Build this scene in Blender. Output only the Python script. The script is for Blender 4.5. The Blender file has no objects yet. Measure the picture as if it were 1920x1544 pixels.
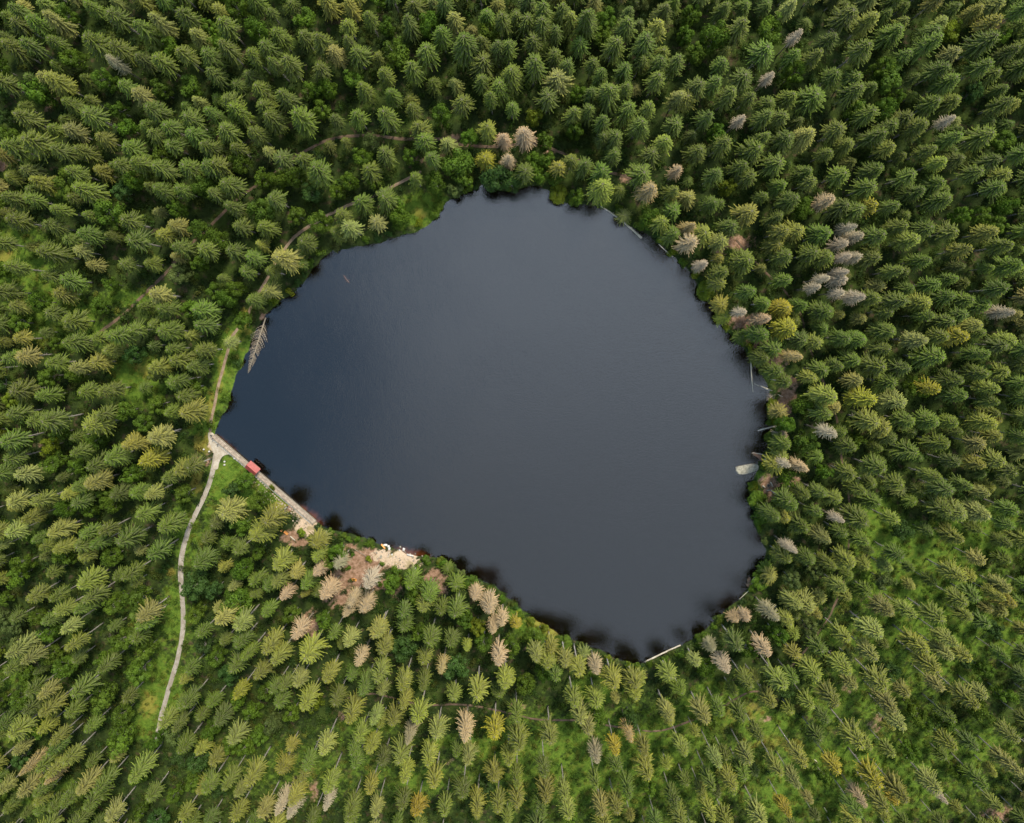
import bpy, bmesh, math, random
import numpy as np
from mathutils import Vector, Matrix, noise as mnoise

# ------------------------------------------------------------ camera, sky, sun
C = bpy.context.scene
R = math.radians
FPX, CX, CY, H = 1400.0, 960.0, 772.0, 270.0
TILT = R(-6.3)
cam_d = bpy.data.cameras.new("camera"); cam = bpy.data.objects.new("camera", cam_d)
C.collection.objects.link(cam)
cam_d.sensor_fit = 'HORIZONTAL'; cam_d.sensor_width = 36.0; cam_d.lens = 36.0 * FPX / 1920.0
cam_d.clip_end = 8000; cam_d.clip_start = 1
cam.location = (0, 0, H); cam.rotation_euler = (TILT, 0, 0)
C.camera = cam

SUN_EL = R(54); SUN_DIR = Vector((0.45 * math.cos(SUN_EL), 0.893 * math.cos(SUN_EL), math.sin(SUN_EL))).normalized()
sun_d = bpy.data.lights.new("sun", 'SUN'); sun = bpy.data.objects.new("sun", sun_d)
C.collection.objects.link(sun)
sun_d.energy = 3.5; sun_d.angle = R(10); sun_d.color = (1.0, 0.94, 0.80)
sun.rotation_euler = SUN_DIR.to_track_quat('Z', 'Y').to_euler()
sun.location = (0, 0, 400)

w = bpy.data.worlds.new("World"); C.world = w; w.use_nodes = True
nt = w.node_tree; nt.nodes.clear()
def N(nt, t, **kw):
    n = nt.nodes.new(t)
    for k, v in kw.items(): setattr(n, k, v)
    return n
def L(nt, a, b): nt.links.new(a, b)
def math_n(nt, op, a, b=None, c=None, clamp=False):
    n = N(nt, 'ShaderNodeMath', operation=op); n.use_clamp = clamp
    for i, v in enumerate((a, b, c)):
        if v is None: continue
        if isinstance(v, (int, float)): n.inputs[i].default_value = v
        else: L(nt, v, n.inputs[i])
    return n.outputs[0]
def mix_n(nt, f, a, b, mode='MIX'):
    n = N(nt, 'ShaderNodeMix', data_type='RGBA', blend_type=mode)
    for s, v in ((0, f), (6, a), (7, b)):
        if isinstance(v, (int, float)): n.inputs[s].default_value = v
        elif isinstance(v, tuple): n.inputs[s].default_value = (v[0], v[1], v[2], 1)
        else: L(nt, v, n.inputs[s])
    return n.outputs[2]
def ramp(nt, x, lo, hi):
    n = N(nt, 'ShaderNodeMapRange', interpolation_type='SMOOTHSTEP')
    L(nt, x, n.inputs[0]); n.inputs[1].default_value = lo; n.inputs[2].default_value = hi
    return n.outputs[0]
def noise_n(nt, vec, scale, detail=4, rough=0.55, out=0):
    n = N(nt, 'ShaderNodeTexNoise'); n.inputs['Scale'].default_value = scale
    n.inputs['Detail'].default_value = detail; n.inputs['Roughness'].default_value = rough
    if vec is not None: L(nt, vec, n.inputs['Vector'])
    return n.outputs[out]

sky = N(nt, 'ShaderNodeTexSky', sky_type='NISHITA'); sky.sun_disc = False
sky.sun_elevation = SUN_EL; sky.sun_rotation = math.atan2(SUN_DIR.x, SUN_DIR.y)
tc = N(nt, 'ShaderNodeTexCoord'); sep = N(nt, 'ShaderNodeSeparateXYZ'); L(nt, tc.outputs['Generated'], sep.inputs[0])
dz = math_n(nt, 'MAXIMUM', sep.outputs[2], 0.08)
px_ = math_n(nt, 'DIVIDE', sep.outputs[0], dz); py_ = math_n(nt, 'DIVIDE', sep.outputs[1], dz)
cmb = N(nt, 'ShaderNodeCombineXYZ'); L(nt, px_, cmb.inputs[0]); L(nt, py_, cmb.inputs[1])
n1 = noise_n(nt, cmb.outputs[0], 3.2, 5, 0.5); n2 = noise_n(nt, cmb.outputs[0], 1.1, 3, 0.5)
# cloud bank overhead: its edge runs down the left of the zenith
edge = math_n(nt, 'ADD', math_n(nt, 'MULTIPLY', px_, 1.0), math_n(nt, 'MULTIPLY', py_, -0.10))
edge = math_n(nt, 'ADD', edge, math_n(nt, 'MULTIPLY', math_n(nt, 'SUBTRACT', n1, 0.5), 0.34))
bank = ramp(nt, edge, -0.25, -0.09)
lowf = math_n(nt, 'SUBTRACT', 1.0, math_n(nt, 'MULTIPLY', ramp(nt, py_, 0.17, -0.30), 0.50))  # thinner lower part
cl_v = math_n(nt, 'MULTIPLY', lowf, math_n(nt, 'ADD', 0.82, math_n(nt, 'MULTIPLY', n2, 0.36)))
cloud = N(nt, 'ShaderNodeVectorMath', operation='SCALE'); cloud.inputs[0].default_value = (11.0, 12.9, 15.4)
L(nt, cl_v, cloud.inputs['Scale'])
skyc = N(nt, 'ShaderNodeVectorMath', operation='ADD'); L(nt, sky.outputs[0], skyc.inputs[0]); skyc.inputs[1].default_value = (1.2, 2.3, 3.4)
mixed = mix_n(nt, bank, skyc.outputs[0], cloud.outputs[0])
bg = N(nt, 'ShaderNodeBackground'); bg.inputs[1].default_value = 0.10
L(nt, mixed, bg.inputs[0])
wo = N(nt, 'ShaderNodeOutputWorld'); L(nt, bg.outputs[0], wo.inputs[0])
C.view_settings.view_transform = 'Standard'; C.view_settings.look = 'None'
C.view_settings.exposure = 0.62; C.view_settings.gamma = 1
C.cycles.max_bounces = 5; C.cycles.diffuse_bounces = 3; C.cycles.glossy_bounces = 3
C.cycles.transparent_max_bounces = 8; C.cycles.transmission_bounces = 3

rng = random.Random(7)
# ------------------------------------------------------------ helpers
COL = C.collection
ct, st = math.cos(TILT), math.sin(TILT)
def at(u, v, z=0.0):
    """world point at height z seen at photo pixel u, v"""
    x, y = (u - CX) / FPX, -(v - CY) / FPX
    yy = y * ct + st; zz = y * st - ct
    k = (z - H) / zz
    return Vector((x * k, yy * k, z))
def to_px(x, y, z):
    dx, dy, dzz = x, y, z - H
    yy = dy * ct + dzz * st; zz = -dy * st + dzz * ct
    return CX + FPX * dx / -zz, CY - FPX * yy / -zz

def tag(o, label=None, cat=None, group=None, kind=None):
    if label: o['label'] = label
    if cat: o['category'] = cat
    if group: o['group'] = group
    if kind: o['kind'] = kind
    return o
def empty(name, loc, rz=0.0, scale=(1, 1, 1)):
    o = bpy.data.objects.new(name, None); COL.objects.link(o)
    o.location = loc; o.rotation_euler = (0, 0, rz); o.scale = scale
    o.empty_display_size = 0.5
    return o
def link(name, me, parent=None):
    o = bpy.data.objects.new(name, me); COL.objects.link(o)
    if parent: o.parent = parent
    return o

class MB:
    """mesh collector"""
    def __init__(s): s.v = []; s.f = []; s.m = []; s.t = []
    def face(s, pts, mat=0, tone=0.5):
        i = len(s.v); s.v.extend(pts); s.f.append(tuple(range(i, i + len(pts)))); s.m.append(mat); s.t.append(tone)
    def tube(s, pts, rads, n=7, mat=0, tone=0.5, cap=True):
        base = len(s.v); pts = [Vector(p) for p in pts]
        for k, p in enumerate(pts):
            d = (pts[min(k + 1, len(pts) - 1)] - pts[max(k - 1, 0)])
            d = d.normalized() if d.length > 1e-6 else Vector((0, 0, 1))
            a = d.cross(Vector((0, 0, 1)))
            if a.length < 1e-3: a = Vector((1, 0, 0))
            a.normalize(); b = d.cross(a)
            for j in range(n):
                q = 2 * math.pi * j / n
                s.v.append(p + (a * math.cos(q) + b * math.sin(q)) * rads[k])
        for k in range(len(pts) - 1):
            for j in range(n):
                s.f.append((base + k * n + j, base + k * n + (j + 1) % n, base + (k + 1) * n + (j + 1) % n, base + (k + 1) * n + j))
                s.m.append(mat); s.t.append(tone)
        if cap:
            s.f.append(tuple(base + j for j in range(n))[::-1]); s.m.append(mat); s.t.append(tone)
            s.f.append(tuple(base + (len(pts) - 1) * n + j for j in range(n))); s.m.append(mat); s.t.append(tone)
    def box(s, c, sx, sy, sz, rz=0.0, mat=0, tone=0.5):
        c = Vector(c); base = len(s.v); M = Matrix.Rotation(rz, 3, 'Z')
        for dz_ in (-.5, .5):
            for dx_, dy_ in ((-.5, -.5), (.5, -.5), (.5, .5), (-.5, .5)):
                s.v.append(c + M @ Vector((dx_ * sx, dy_ * sy, dz_ * sz)))
        for q in ((3, 2, 1, 0), (4, 5, 6, 7), (0, 1, 5, 4), (1, 2, 6, 5), (2, 3, 7, 6), (3, 0, 4, 7)):
            s.f.append(tuple(base + i for i in q)); s.m.append(mat); s.t.append(tone)
    def mesh(s, name, mats, smooth=False):
        me = bpy.data.meshes.new(name)
        me.from_pydata([tuple(p) for p in s.v], [], s.f)
        for m in mats: me.materials.append(m)
        me.polygons.foreach_set('material_index', s.m)
        a = me.attributes.new('tone', 'FLOAT', 'FACE'); a.data.foreach_set('value', s.t)
        if smooth: me.polygons.foreach_set('use_smooth', [True] * len(s.f))
        me.update(); return me

# ------------------------------------------------------------ materials
def new_mat(name):
    m = bpy.data.materials.new(name); m.use_nodes = True
    t = m.node_tree; t.nodes.clear()
    o = N(t, 'ShaderNodeOutputMaterial'); return m, t, o
def foliage_mat(name, trans=0.28, var=0.9):
    m, t, o = new_mat(name)
    a = N(t, 'ShaderNodeAttribute', attribute_type='INSTANCER', attribute_name='tint')
    g = N(t, 'ShaderNodeAttribute', attribute_type='GEOMETRY', attribute_name='tone')
    k = math_n(t, 'ADD', 1.0 - var * 0.5, math_n(t, 'MULTIPLY', g.outputs['Fac'], var))
    sc = N(t, 'ShaderNodeVectorMath', operation='SCALE'); L(t, a.outputs['Vector'], sc.inputs[0]); L(t, k, sc.inputs['Scale'])
    warm = mix_n(t, math_n(t, 'MULTIPLY', math_n(t, 'POWER', g.outputs['Fac'], 3.0), 0.5, clamp=True), sc.outputs[0], mix_n(t, 1.0, sc.outputs[0], (1.3, 1.08, 0.8), 'MULTIPLY'))
    d = N(t, 'ShaderNodeBsdfDiffuse'); L(t, warm, d.inputs[0])
    tr = N(t, 'ShaderNodeBsdfTranslucent'); L(t, warm, tr.inputs[0])
    gl = N(t, 'ShaderNodeBsdfGlossy'); gl.inputs['Roughness'].default_value = 0.55; gl.inputs[0].default_value = (1, 1, 1, 1)
    mx = N(t, 'ShaderNodeMixShader'); mx.inputs[0].default_value = trans
    L(t, d.outputs[0], mx.inputs[1]); L(t, tr.outputs[0], mx.inputs[2])
    m2 = N(t, 'ShaderNodeMixShader'); m2.inputs[0].default_value = 0.006
    L(t, mx.outputs[0], m2.inputs[1]); L(t, gl.outputs[0], m2.inputs[2]); L(t, m2.outputs[0], o.inputs[0])
    return m
def plain_mat(name, ca, cb, scale=3.0, rough=0.85, bump=0.3, stretch=(1, 1, 1), metal=0.0):
    m, t, o = new_mat(name)
    tc = N(t, 'ShaderNodeTexCoord'); mp = N(t, 'ShaderNodeMapping'); mp.inputs['Scale'].default_value = stretch
    L(t, tc.outputs['Object'], mp.inputs[0])
    n = noise_n(t, mp.outputs[0], scale, 5, 0.65)
    c = mix_n(t, ramp(t, n, 0.3, 0.7), ca, cb)
    b = N(t, 'ShaderNodeBsdfPrincipled'); L(t, c, b.inputs['Base Color'])
    b.inputs['Roughness'].default_value = rough; b.inputs['Metallic'].default_value = metal
    if bump:
        bp = N(t, 'ShaderNodeBump'); bp.inputs['Strength'].default_value = bump; bp.inputs['Distance'].default_value = 0.05
        L(t, n, bp.inputs['Height']); L(t, bp.outputs[0], b.inputs['Normal'])
    L(t, b.outputs[0], o.inputs[0]); return m

M_NEEDLE = foliage_mat('spruce_needles', 0.22, 1.1)
M_LEAF = foliage_mat('broad_leaves', 0.35, 0.9)
M_DEAD = foliage_mat('dry_twigs', 0.1, 0.7)
M_BARK = plain_mat('bark', (0.21, 0.18, 0.145), (0.38, 0.34, 0.29), 2.0)
M_TWIG = plain_mat('bare_wood', (0.13, 0.115, 0.06), (0.20, 0.175, 0.10), 2.0, bump=0)
M_GREYWOOD = plain_mat('weathered_wood', (0.17, 0.135, 0.09), (0.33, 0.265, 0.185), 2.5)
M_DRIFT = plain_mat('pale_driftwood', (0.30, 0.25, 0.175), (0.54, 0.46, 0.34), 2.0)
M_STONE = plain_mat('dam_stone', (0.22, 0.165, 0.12), (0.44, 0.34, 0.25), 1.0, bump=0.6)
M_EDGE = plain_mat('edge_stone', (0.13, 0.105, 0.07), (0.30, 0.25, 0.18), 2.6, bump=0.6)
M_WHITEROCK = plain_mat('pale_rock', (0.36, 0.32, 0.27), (0.60, 0.56, 0.50), 2.0, bump=0.6)
M_PEBBLE = plain_mat('sand_coloured_stone', (0.30, 0.23, 0.16), (0.50, 0.40, 0.30), 2.0, bump=0.4)
M_GRANITE = plain_mat('grey_granite', (0.15, 0.135, 0.09), (0.34, 0.30, 0.22), 1.6, bump=0.8)
M_ROOF = plain_mat('red_roof', (0.25, 0.050, 0.040), (0.34, 0.075, 0.058), 1.2, 0.6, 0.2, (1, 1, 1))
M_ROOFCAP = plain_mat('red_ridge_metal', (0.34, 0.07, 0.055), (0.44, 0.10, 0.08), 2, 0.5)
M_BOARD = plain_mat('dark_boards', (0.08, 0.045, 0.028), (0.15, 0.09, 0.055), 2, 0.8, 0.4, (6, 6, 0.6))
M_ORANGE = plain_mat('orange_wood', (0.72, 0.26, 0.05), (0.85, 0.36, 0.09), 4, 0.6)
M_RUST = plain_mat('rusty_brown_earth', (0.12, 0.055, 0.03), (0.26, 0.13, 0.07), 2.5)
M_METAL = plain_mat('rail_metal', (0.35, 0.35, 0.34), (0.48, 0.47, 0.45), 5, 0.5, 0, metal=0.3)
M_GLASS = plain_mat('dark_pane', (0.03, 0.035, 0.04), (0.05, 0.055, 0.06), 1, 0.1, 0)

# ------------------------------------------------------------ lake outline and terrain
SHORE_PX = [(402,814),(407,800),(413,786),(428,764),(432,738),(440,715),(455,682),(468,648),(480,618),(495,596),(512,576),(532,560),(555,546),(577,520),(600,488),(622,470),(660,464),(700,457),(740,447),(770,438),(800,425),(824,402),(836,380),(860,367),(888,355),(905,345),(925,355),(955,357),(985,351),(1010,349),(1030,357),(1047,376),(1080,384),(1115,386),(1150,402),(1185,427),(1215,441),(1250,470),(1272,492),(1300,513),(1312,545),(1335,577),(1347,602),(1372,632),(1397,656),(1412,681),(1431,706),(1441,727),(1446,745),(1437,760),(1440,790),(1449,805),(1436,820),(1440,840),(1427,855),(1421,870),(1417,890),(1404,910),(1408,940),(1412,970),(1420,1000),(1436,1030),(1430,1060),(1412,1084),(1400,1108),(1370,1138),(1345,1158),(1320,1183),(1290,1204),(1260,1220),(1225,1236),(1195,1246),(1150,1233),(1130,1221),(1100,1210),(1060,1195),(1030,1178),(1000,1159),(975,1139),(940,1110),(900,1086),(872,1080),(850,1057),(825,1046),(790,1043),(770,1039),(740,1030),(715,1022),(690,1012),(650,1000),(620,993),(600,984),(588,971),(404,819)]
# extra vertices with small wobble keep the bank irregular, the dam stays straight
SP = [at(u, v) for u, v in SHORE_PX]
pts = []
r2 = random.Random(3)
for i, p in enumerate(SP):
    q = SP[(i + 1) % len(SP)]; pts.append(p)
    if i >= len(SP) - 2: continue
    k = max(1, int((q - p).length / 1.6))
    nrm = Vector(((q - p).y, -(q - p).x, 0)).normalized()
    for j in range(1, k): pts.append(p.lerp(q, j / k) + nrm * r2.uniform(-0.55, 0.55))
SHORE = np.array([(p.x, p.y) for p in pts])
A = SHORE; B = np.roll(SHORE, -1, axis=0)
def sdist(P):
    """signed distance to the shore line: + on land, - in the lake"""
    P = np.atleast_2d(np.asarray(P, float)); out = np.empty(len(P))
    for s in range(0, len(P), 20000):
        Q = P[s:s + 20000][:, None, :]; AB = (B - A)[None]
        t = np.clip(((Q - A[None]) * AB).sum(-1) / ((AB ** 2).sum(-1) + 1e-12), 0, 1)
        d = np.sqrt((((A[None] + AB * t[..., None]) - Q) ** 2).sum(-1)).min(1)
        x, y = Q[:, 0, 0][:, None], Q[:, 0, 1][:, None]
        c = ((A[:, 1][None] > y) != (B[:, 1][None] > y))
        xi = (B[:, 0] - A[:, 0])[None] * (y - A[:, 1][None]) / ((B[:, 1] - A[:, 1])[None] + 1e-12) + A[:, 0][None]
        ins = ((c & (x < xi)).sum(1) % 2) == 1
        out[s:s + 20000] = np.where(ins, -d, d)
    return out
def height(P, d=None):
    P = np.atleast_2d(np.asarray(P, float))
    if d is None: d = sdist(P)
    x, y = P[:, 0], P[:, 1]
    land = 0.35 * (1 - np.exp(-np.maximum(d, 0) / 0.7)) + 0.5 * np.clip(d / 14, 0, 1)
    bump = 0.22 * np.sin(x * 0.31 + 1.7 * np.sin(y * 0.13)) * np.cos(y * 0.27 + 1.3 * np.sin(x * 0.17)) + 0.6 * np.sin(x * 0.045 + 1) * np.sin(y * 0.051)
    land = land + bump * np.clip((d - 2) / 12, 0, 1)
    return np.where(d > 0, land, -np.minimum(0.45 * -d, 4.0))
def gz(x, y): return float(height([(x, y)])[0])

def axis(lo, hi, step, far):
    a = list(np.arange(lo, hi + step / 2, step)); s = step
    L_, R_ = [], []
    x = lo
    while x > -far: s *= 1.35; x -= s; L_.append(x)
    s = step; x = hi
    while x < far: s *= 1.35; x += s; R_.append(x)
    return np.array(L_[::-1] + a + R_)
xs = axis(-215, 215, 0.9, 3500); ys = axis(-225, 135, 0.9, 3500)
X, Y = np.meshgrid(xs, ys); GP = np.stack([X.ravel(), Y.ravel()], 1)
near = (np.abs(GP[:, 0]) < 230) & (GP[:, 1] > -240) & (GP[:, 1] < 150)
GD = np.full(len(GP), 200.0); GD[near] = sdist(GP[near])
GH = height(GP, GD)
GU, GV = to_px(GP[:, 0], GP[:, 1], 0 * GP[:, 0])

# ground cover splats in photo pixels: x, y, radius x, radius y, strength
SAND = [(575,985,20,18,1.2),(562,962,12,9,1.1),(588,998,12,9,.8),(752,1050,34,15,1.3),(722,1044,22,12,1.1),(775,1052,14,13,1.0),(705,1036,16,8,.7),(672,1062,14,9,.35),(382,842,8,7,.3),(405,838,14,13,1.0),(418,846,16,9,.9)]
DIRT = [(690,1050,46,20,1.3),(668,1080,44,24,1.2),(655,1030,18,12,1),(640,1120,36,24,.8),(585,1170,22,30,.8),(705,1095,30,14,.9),(815,1080,22,16,.9),(830,1100,14,14,.8),(745,1110,14,16,.7),(545,955,18,8,1),(545,1005,20,12,1),(560,1018,20,8,1),(1395,605,26,14,1.2),(1420,640,22,14,1),(1455,680,20,22,.9),(1475,750,18,22,1.3),(1483,720,10,14,1),(1445,905,20,14,1.2),(1478,900,20,8,1.2),(1440,925,10,14,1),(1380,455,40,12,1.1),(1350,472,16,9,.8),(1180,335,18,10,1.1),(850,265,16,12,1),(790,300,14,8,.8),(1000,1215,20,12,.7),(970,1325,18,9,.8),(1590,1290,18,12,.6),(1430,1345,26,8,.6),(840,1425,18,10,.5),(5,310,12,14,.9),(95,205,16,14,.6),(490,645,8,8,.4),(1870,1525,40,20,.7),(215,1190,14,10,.6),(590,1480,10,22,.8),(640,1340,14,14,.6),(495,592,9,11,1.0),(1000,268,30,9,.8),(1030,285,14,8,.7),(365,865,9,9,.8),(900,440,1,1,0),(1645,1355,24,22,.6),(390,862,9,14,.7),(75,1240,20,10,.5),(100,1078,16,8,.6),(78,835,20,8,.5),(1230,1325,12,9,.4)]
LUSH = [(20,490,70,60,1.3),(1640,1000,60,40,1.1),(1720,1080,120,60,1.0),(350,1000,26,60,.9),(120,600,90,50,.9),(1150,1430,300,110,.75),(1600,1460,260,100,.75),(1750,1160,190,150,.7),(1640,1300,160,90,.6),(60,560,120,60,.6),(300,1200,120,100,.45),(560,1440,260,90,.45),(432,905,34,40,1.5),(480,925,44,20,1.4),(520,945,30,14,1.6),(420,700,18,60,1.3),(445,650,26,50,1.1),(395,780,14,40,1.2),(262,712,44,38,1.5),(15,480,40,34,1.3),(90,560,80,30,.9),(300,600,40,16,.4),(330,1150,22,60,1),(300,1290,40,60,1.2),(275,1360,34,26,1.2),(790,395,34,26,1.5),(770,420,26,16,1.4),(820,370,14,16,1.2),(1120,1290,40,24,1.4),(1060,1380,60,24,1.4),(950,1400,60,34,1.1),(870,1390,60,16,1),(1130,1430,70,24,1),(1330,1330,60,26,1.3),(1390,1300,30,14,.9),(1440,1360,60,30,1.1),(1550,1320,40,34,1),(1480,1480,90,60,1),(1570,1420,60,30,1),(1330,1290,30,16,.9),(1700,1010,60,30,1.2),(1850,1000,90,40,1.3),(1760,1050,60,22,1.2),(1650,1210,34,30,1.1),(1760,1230,50,40,1),(1900,1180,40,60,1),(1660,1120,40,20,.9),(1560,1190,30,20,.8),(1700,1400,60,40,.8),(1840,1400,70,50,.8),(1320,1480,50,40,.9),(780,1465,60,30,.8),(690,1360,80,20,.6),(60,1010,50,16,.5),(230,1130,26,16,1),(70,1490,50,20,.8),(15,1270,20,26,.9),(130,1480,30,20,.9),(30,1380,30,20,.6),(260,1080,26,12,.6),(1640,960,40,26,.9),(120,360,40,24,.8),(380,800,20,30,1.1),(372,1010,14,30,.6),(395,970,14,40,.7),(440,1070,14,14,.4),(1000,1180,34,16,1.2),(960,1150,20,10,1.1),(950,330,1,1,0),(1395,980,1,1,0),(240,560,60,16,.9),(1560,590,1,1,0),(305,70,26,20,.7),(390,120,20,20,.5),(1310,1080,1,1,0),(1480,905,20,14,.4),(1425,895,14,12,.8),(700,1440,90,40,.5),(600,1420,90,40,.3)]
YELL = [(380,830,14,18,1.3),(460,610,12,26,1.0),(368,905,14,20,1),(372,880,10,18,1),(280,1320,16,22,1),(440,640,10,20,.7),(525,950,24,9,1.2),(275,690,30,20,.7),(0,480,26,30,1),(790,400,14,10,.9),(1380,1330,60,20,.7),(1450,1390,60,20,.6),(960,1400,60,30,.4),(1015,1165,28,10,1),(1035,1185,18,8,.9),(323,1070,8,8,1.2),(205,1320,14,10,.6),(1690,1080,20,10,.4),(395,770,8,40,.8),(415,700,8,40,.7)]
def splat(lst, seed):
    o = np.zeros(len(GP)); wob = 1 + 0.35 * np.sin(GP[:, 0] * 0.9 + seed) * np.cos(GP[:, 1] * 1.1 + seed * 2) + 0.2 * np.sin(GP[:, 0] * 2.3 - GP[:, 1] * 1.9 + seed)
    for x, y, rx, ry, s in lst:
        q = ((GU - x) / rx) ** 2 + ((GV - y) / ry) ** 2
        o = np.maximum(o, s * np.exp(-q * 0.75))
    return np.clip(o * wob, 0, 1.5)
nf = len(ys); mfc = []
me = bpy.data.meshes.new('ground')
nx, ny = len(xs), len(ys)
idx = np.arange(nx * ny).reshape(ny, nx)
F = np.stack([idx[:-1, :-1], idx[:-1, 1:], idx[1:, 1:], idx[1:, :-1]], -1).reshape(-1, 4)
me.vertices.add(nx * ny); me.vertices.foreach_set('co', np.column_stack([GP, GH]).ravel().astype(np.float32))
me.loops.add(F.size); me.loops.foreach_set('vertex_index', F.ravel().astype(np.int32))
me.polygons.add(len(F)); me.polygons.foreach_set('loop_start', (np.arange(len(F)) * 4).astype(np.int32))
me.polygons.foreach_set('use_smooth', np.ones(len(F), bool))
me.update(calc_edges=True)
G_SAND, G_DIRT, G_LUSH, G_YELL = splat(SAND, 1), splat(DIRT, 2), splat(LUSH, 3), splat(YELL, 4)
for nm, arr in (('sand', G_SAND), ('dirt', G_DIRT), ('lush', G_LUSH), ('yellow', G_YELL), ('bank', GD)):
    a = me.attributes.new(nm, 'FLOAT', 'POINT'); a.data.foreach_set('value', arr.astype(np.float32))
def grid_lookup(arr):
    A2 = arr.reshape(ny, nx)
    def f(x, y):
        i = min(max(int(np.searchsorted(xs, x)) - 1, 0), nx - 1); j = min(max(int(np.searchsorted(ys, y)) - 1, 0), ny - 1)
        return float(A2[j, i])
    return f
LK_SAND, LK_DIRT, LK_LUSH, LK_YELL, LK_D, LK_H = [grid_lookup(a) for a in (G_SAND, G_DIRT, G_LUSH, G_YELL, GD, GH)]

m, t, o = new_mat('forest_floor')
geo = N(t, 'ShaderNodeNewGeometry'); P = geo.outputs['Position']
def attr(t, n): return N(t, 'ShaderNodeAttribute', attribute_type='GEOMETRY', attribute_name=n).outputs['Fac']
nA = noise_n(t, P, 0.12, 4); nB = noise_n(t, P, 0.9, 5, 0.7); nC = noise_n(t, P, 3.2, 4, 0.7); nD = noise_n(t, P, 0.35, 3)
base = mix_n(t, ramp(t, nA, 0.4, 0.62), (0.026, 0.040, 0.010), (0.046, 0.068, 0.012))
base = mix_n(t, ramp(t, nD, 0.55, 0.7), base, (0.075, 0.058, 0.028))
base = mix_n(t, ramp(t, nB, 0.35, 0.7), mix_n(t, 1.0, base, (0.6, 0.6, 0.6), 'MULTIPLY'), base)
lushc = mix_n(t, ramp(t, nB, 0.35, 0.68), (0.050, 0.092, 0.010), (0.105, 0.160, 0.018))
lushc = mix_n(t, ramp(t, nC, 0.55, 0.75), lushc, (0.16, 0.21, 0.025))
lushc = mix_n(t, math_n(t, 'MULTIPLY', ramp(t, nD, 0.5, 0.7), 0.6), lushc, (0.115, 0.125, 0.018))
edge_n = math_n(t, 'MULTIPLY', math_n(t, 'SUBTRACT', nB, 0.5), 0.9)
def mask(name, lo=0.35, hi=0.65):
    return ramp(t, math_n(t, 'ADD', attr(t, name), edge_n), lo, hi)
c = mix_n(t, mask('lush', 0.2, 0.7), base, lushc)
c = mix_n(t, math_n(t, 'MULTIPLY', mask('yellow', 0.25, 0.8), 0.75), c, mix_n(t, nC, (0.19, 0.15, 0.025), (0.23, 0.21, 0.04)))
c = mix_n(t, mask('dirt', 0.35, 0.75), c, mix_n(t, ramp(t, nB, 0.35, 0.7), (0.17, 0.095, 0.052), (0.33, 0.20, 0.13)))
sandc = mix_n(t, ramp(t, nC, 0.35, 0.65), (0.40, 0.285, 0.185), (0.53, 0.39, 0.265))
sandc = mix_n(t, ramp(t, nD, 0.52, 0.66), sandc, (0.30, 0.23, 0.12))
c = mix_n(t, mask('sand', 0.4, 0.7), c, sandc)
bank = attr(t, 'bank')
# lake bed: brown shallows at the edge, black peat further out
bed = mix_n(t, ramp(t, bank, -3.2, -0.5), (0.006, 0.007, 0.008), mix_n(t, ramp(t, attr(t, 'sand'), 0.05, 0.5), (0.009, 0.008, 0.007), (0.30, 0.12, 0.05)))
c = mix_n(t, ramp(t, bank, -0.4, 0.15), bed, c)
b = N(t, 'ShaderNodeBsdfPrincipled'); L(t, c, b.inputs['Base Color']); b.inputs['Roughness'].default_value = 0.95
b.inputs['Specular IOR Level'].default_value = 0.1
bp = N(t, 'ShaderNodeBump'); bp.inputs['Strength'].default_value = 0.9; bp.inputs['Distance'].default_value = 0.35
L(t, math_n(t, 'ADD', nB, math_n(t, 'MULTIPLY', nC, 0.5)), bp.inputs['Height']); L(t, bp.outputs[0], b.inputs['Normal'])
L(t, b.outputs[0], o.inputs[0]); me.materials.append(m)
ground = link('ground', me); tag(ground, kind='structure')

# water
m, t, o = new_mat('lake_water')
geo = N(t, 'ShaderNodeNewGeometry'); P = geo.outputs['Position']
mp = N(t, 'ShaderNodeMapping'); mp.inputs['Rotation'].default_value = (0, 0, R(-22)); mp.inputs['Scale'].default_value = (1.0, 0.68, 1)
L(t, P, mp.inputs[0])
r1 = noise_n(t, mp.outputs[0], 2.1, 3, 0.6); rb = noise_n(t, P, 0.03, 3); r3 = noise_n(t, mp.outputs[0], 0.4, 2)
sepw = N(t, 'ShaderNodeSeparateXYZ'); L(t, P, sepw.inputs[0])
wind = math_n(t, 'ADD', math_n(t, 'MULTIPLY', ramp(t, sepw.outputs[0], -70, 90), 0.75), math_n(t, 'MULTIPLY', ramp(t, rb, 0.35, 0.65), 0.25))
gust = math_n(t, 'ADD', 0.25, wind)
bp = N(t, 'ShaderNodeBump'); bp.inputs['Distance'].default_value = 0.15
L(t, math_n(t, 'MULTIPLY', gust, 0.56), bp.inputs['Strength']); L(t, math_n(t, 'ADD', r1, math_n(t, 'MULTIPLY', r3, 0.7)), bp.inputs['Height'])
gl = N(t, 'ShaderNodeBsdfGlossy'); L(t, math_n(t, 'ADD', 0.08, math_n(t, 'MULTIPLY', gust, 0.06)), gl.inputs['Roughness']); gl.inputs[0].default_value = (1, 1, 1, 1); L(t, bp.outputs[0], gl.inputs['Normal'])
tr = N(t, 'ShaderNodeBsdfTransparent'); tr.inputs[0].default_value = (0.78, 0.62, 0.45, 1)
fr = N(t, 'ShaderNodeFresnel'); fr.inputs[0].default_value = 1.72; L(t, bp.outputs[0], fr.inputs['Normal'])
mx = N(t, 'ShaderNodeMixShader'); L(t, fr.outputs[0], mx.inputs[0]); L(t, tr.outputs[0], mx.inputs[1]); L(t, gl.outputs[0], mx.inputs[2])
L(t, mx.outputs[0], o.inputs[0])
mb = MB()
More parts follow.
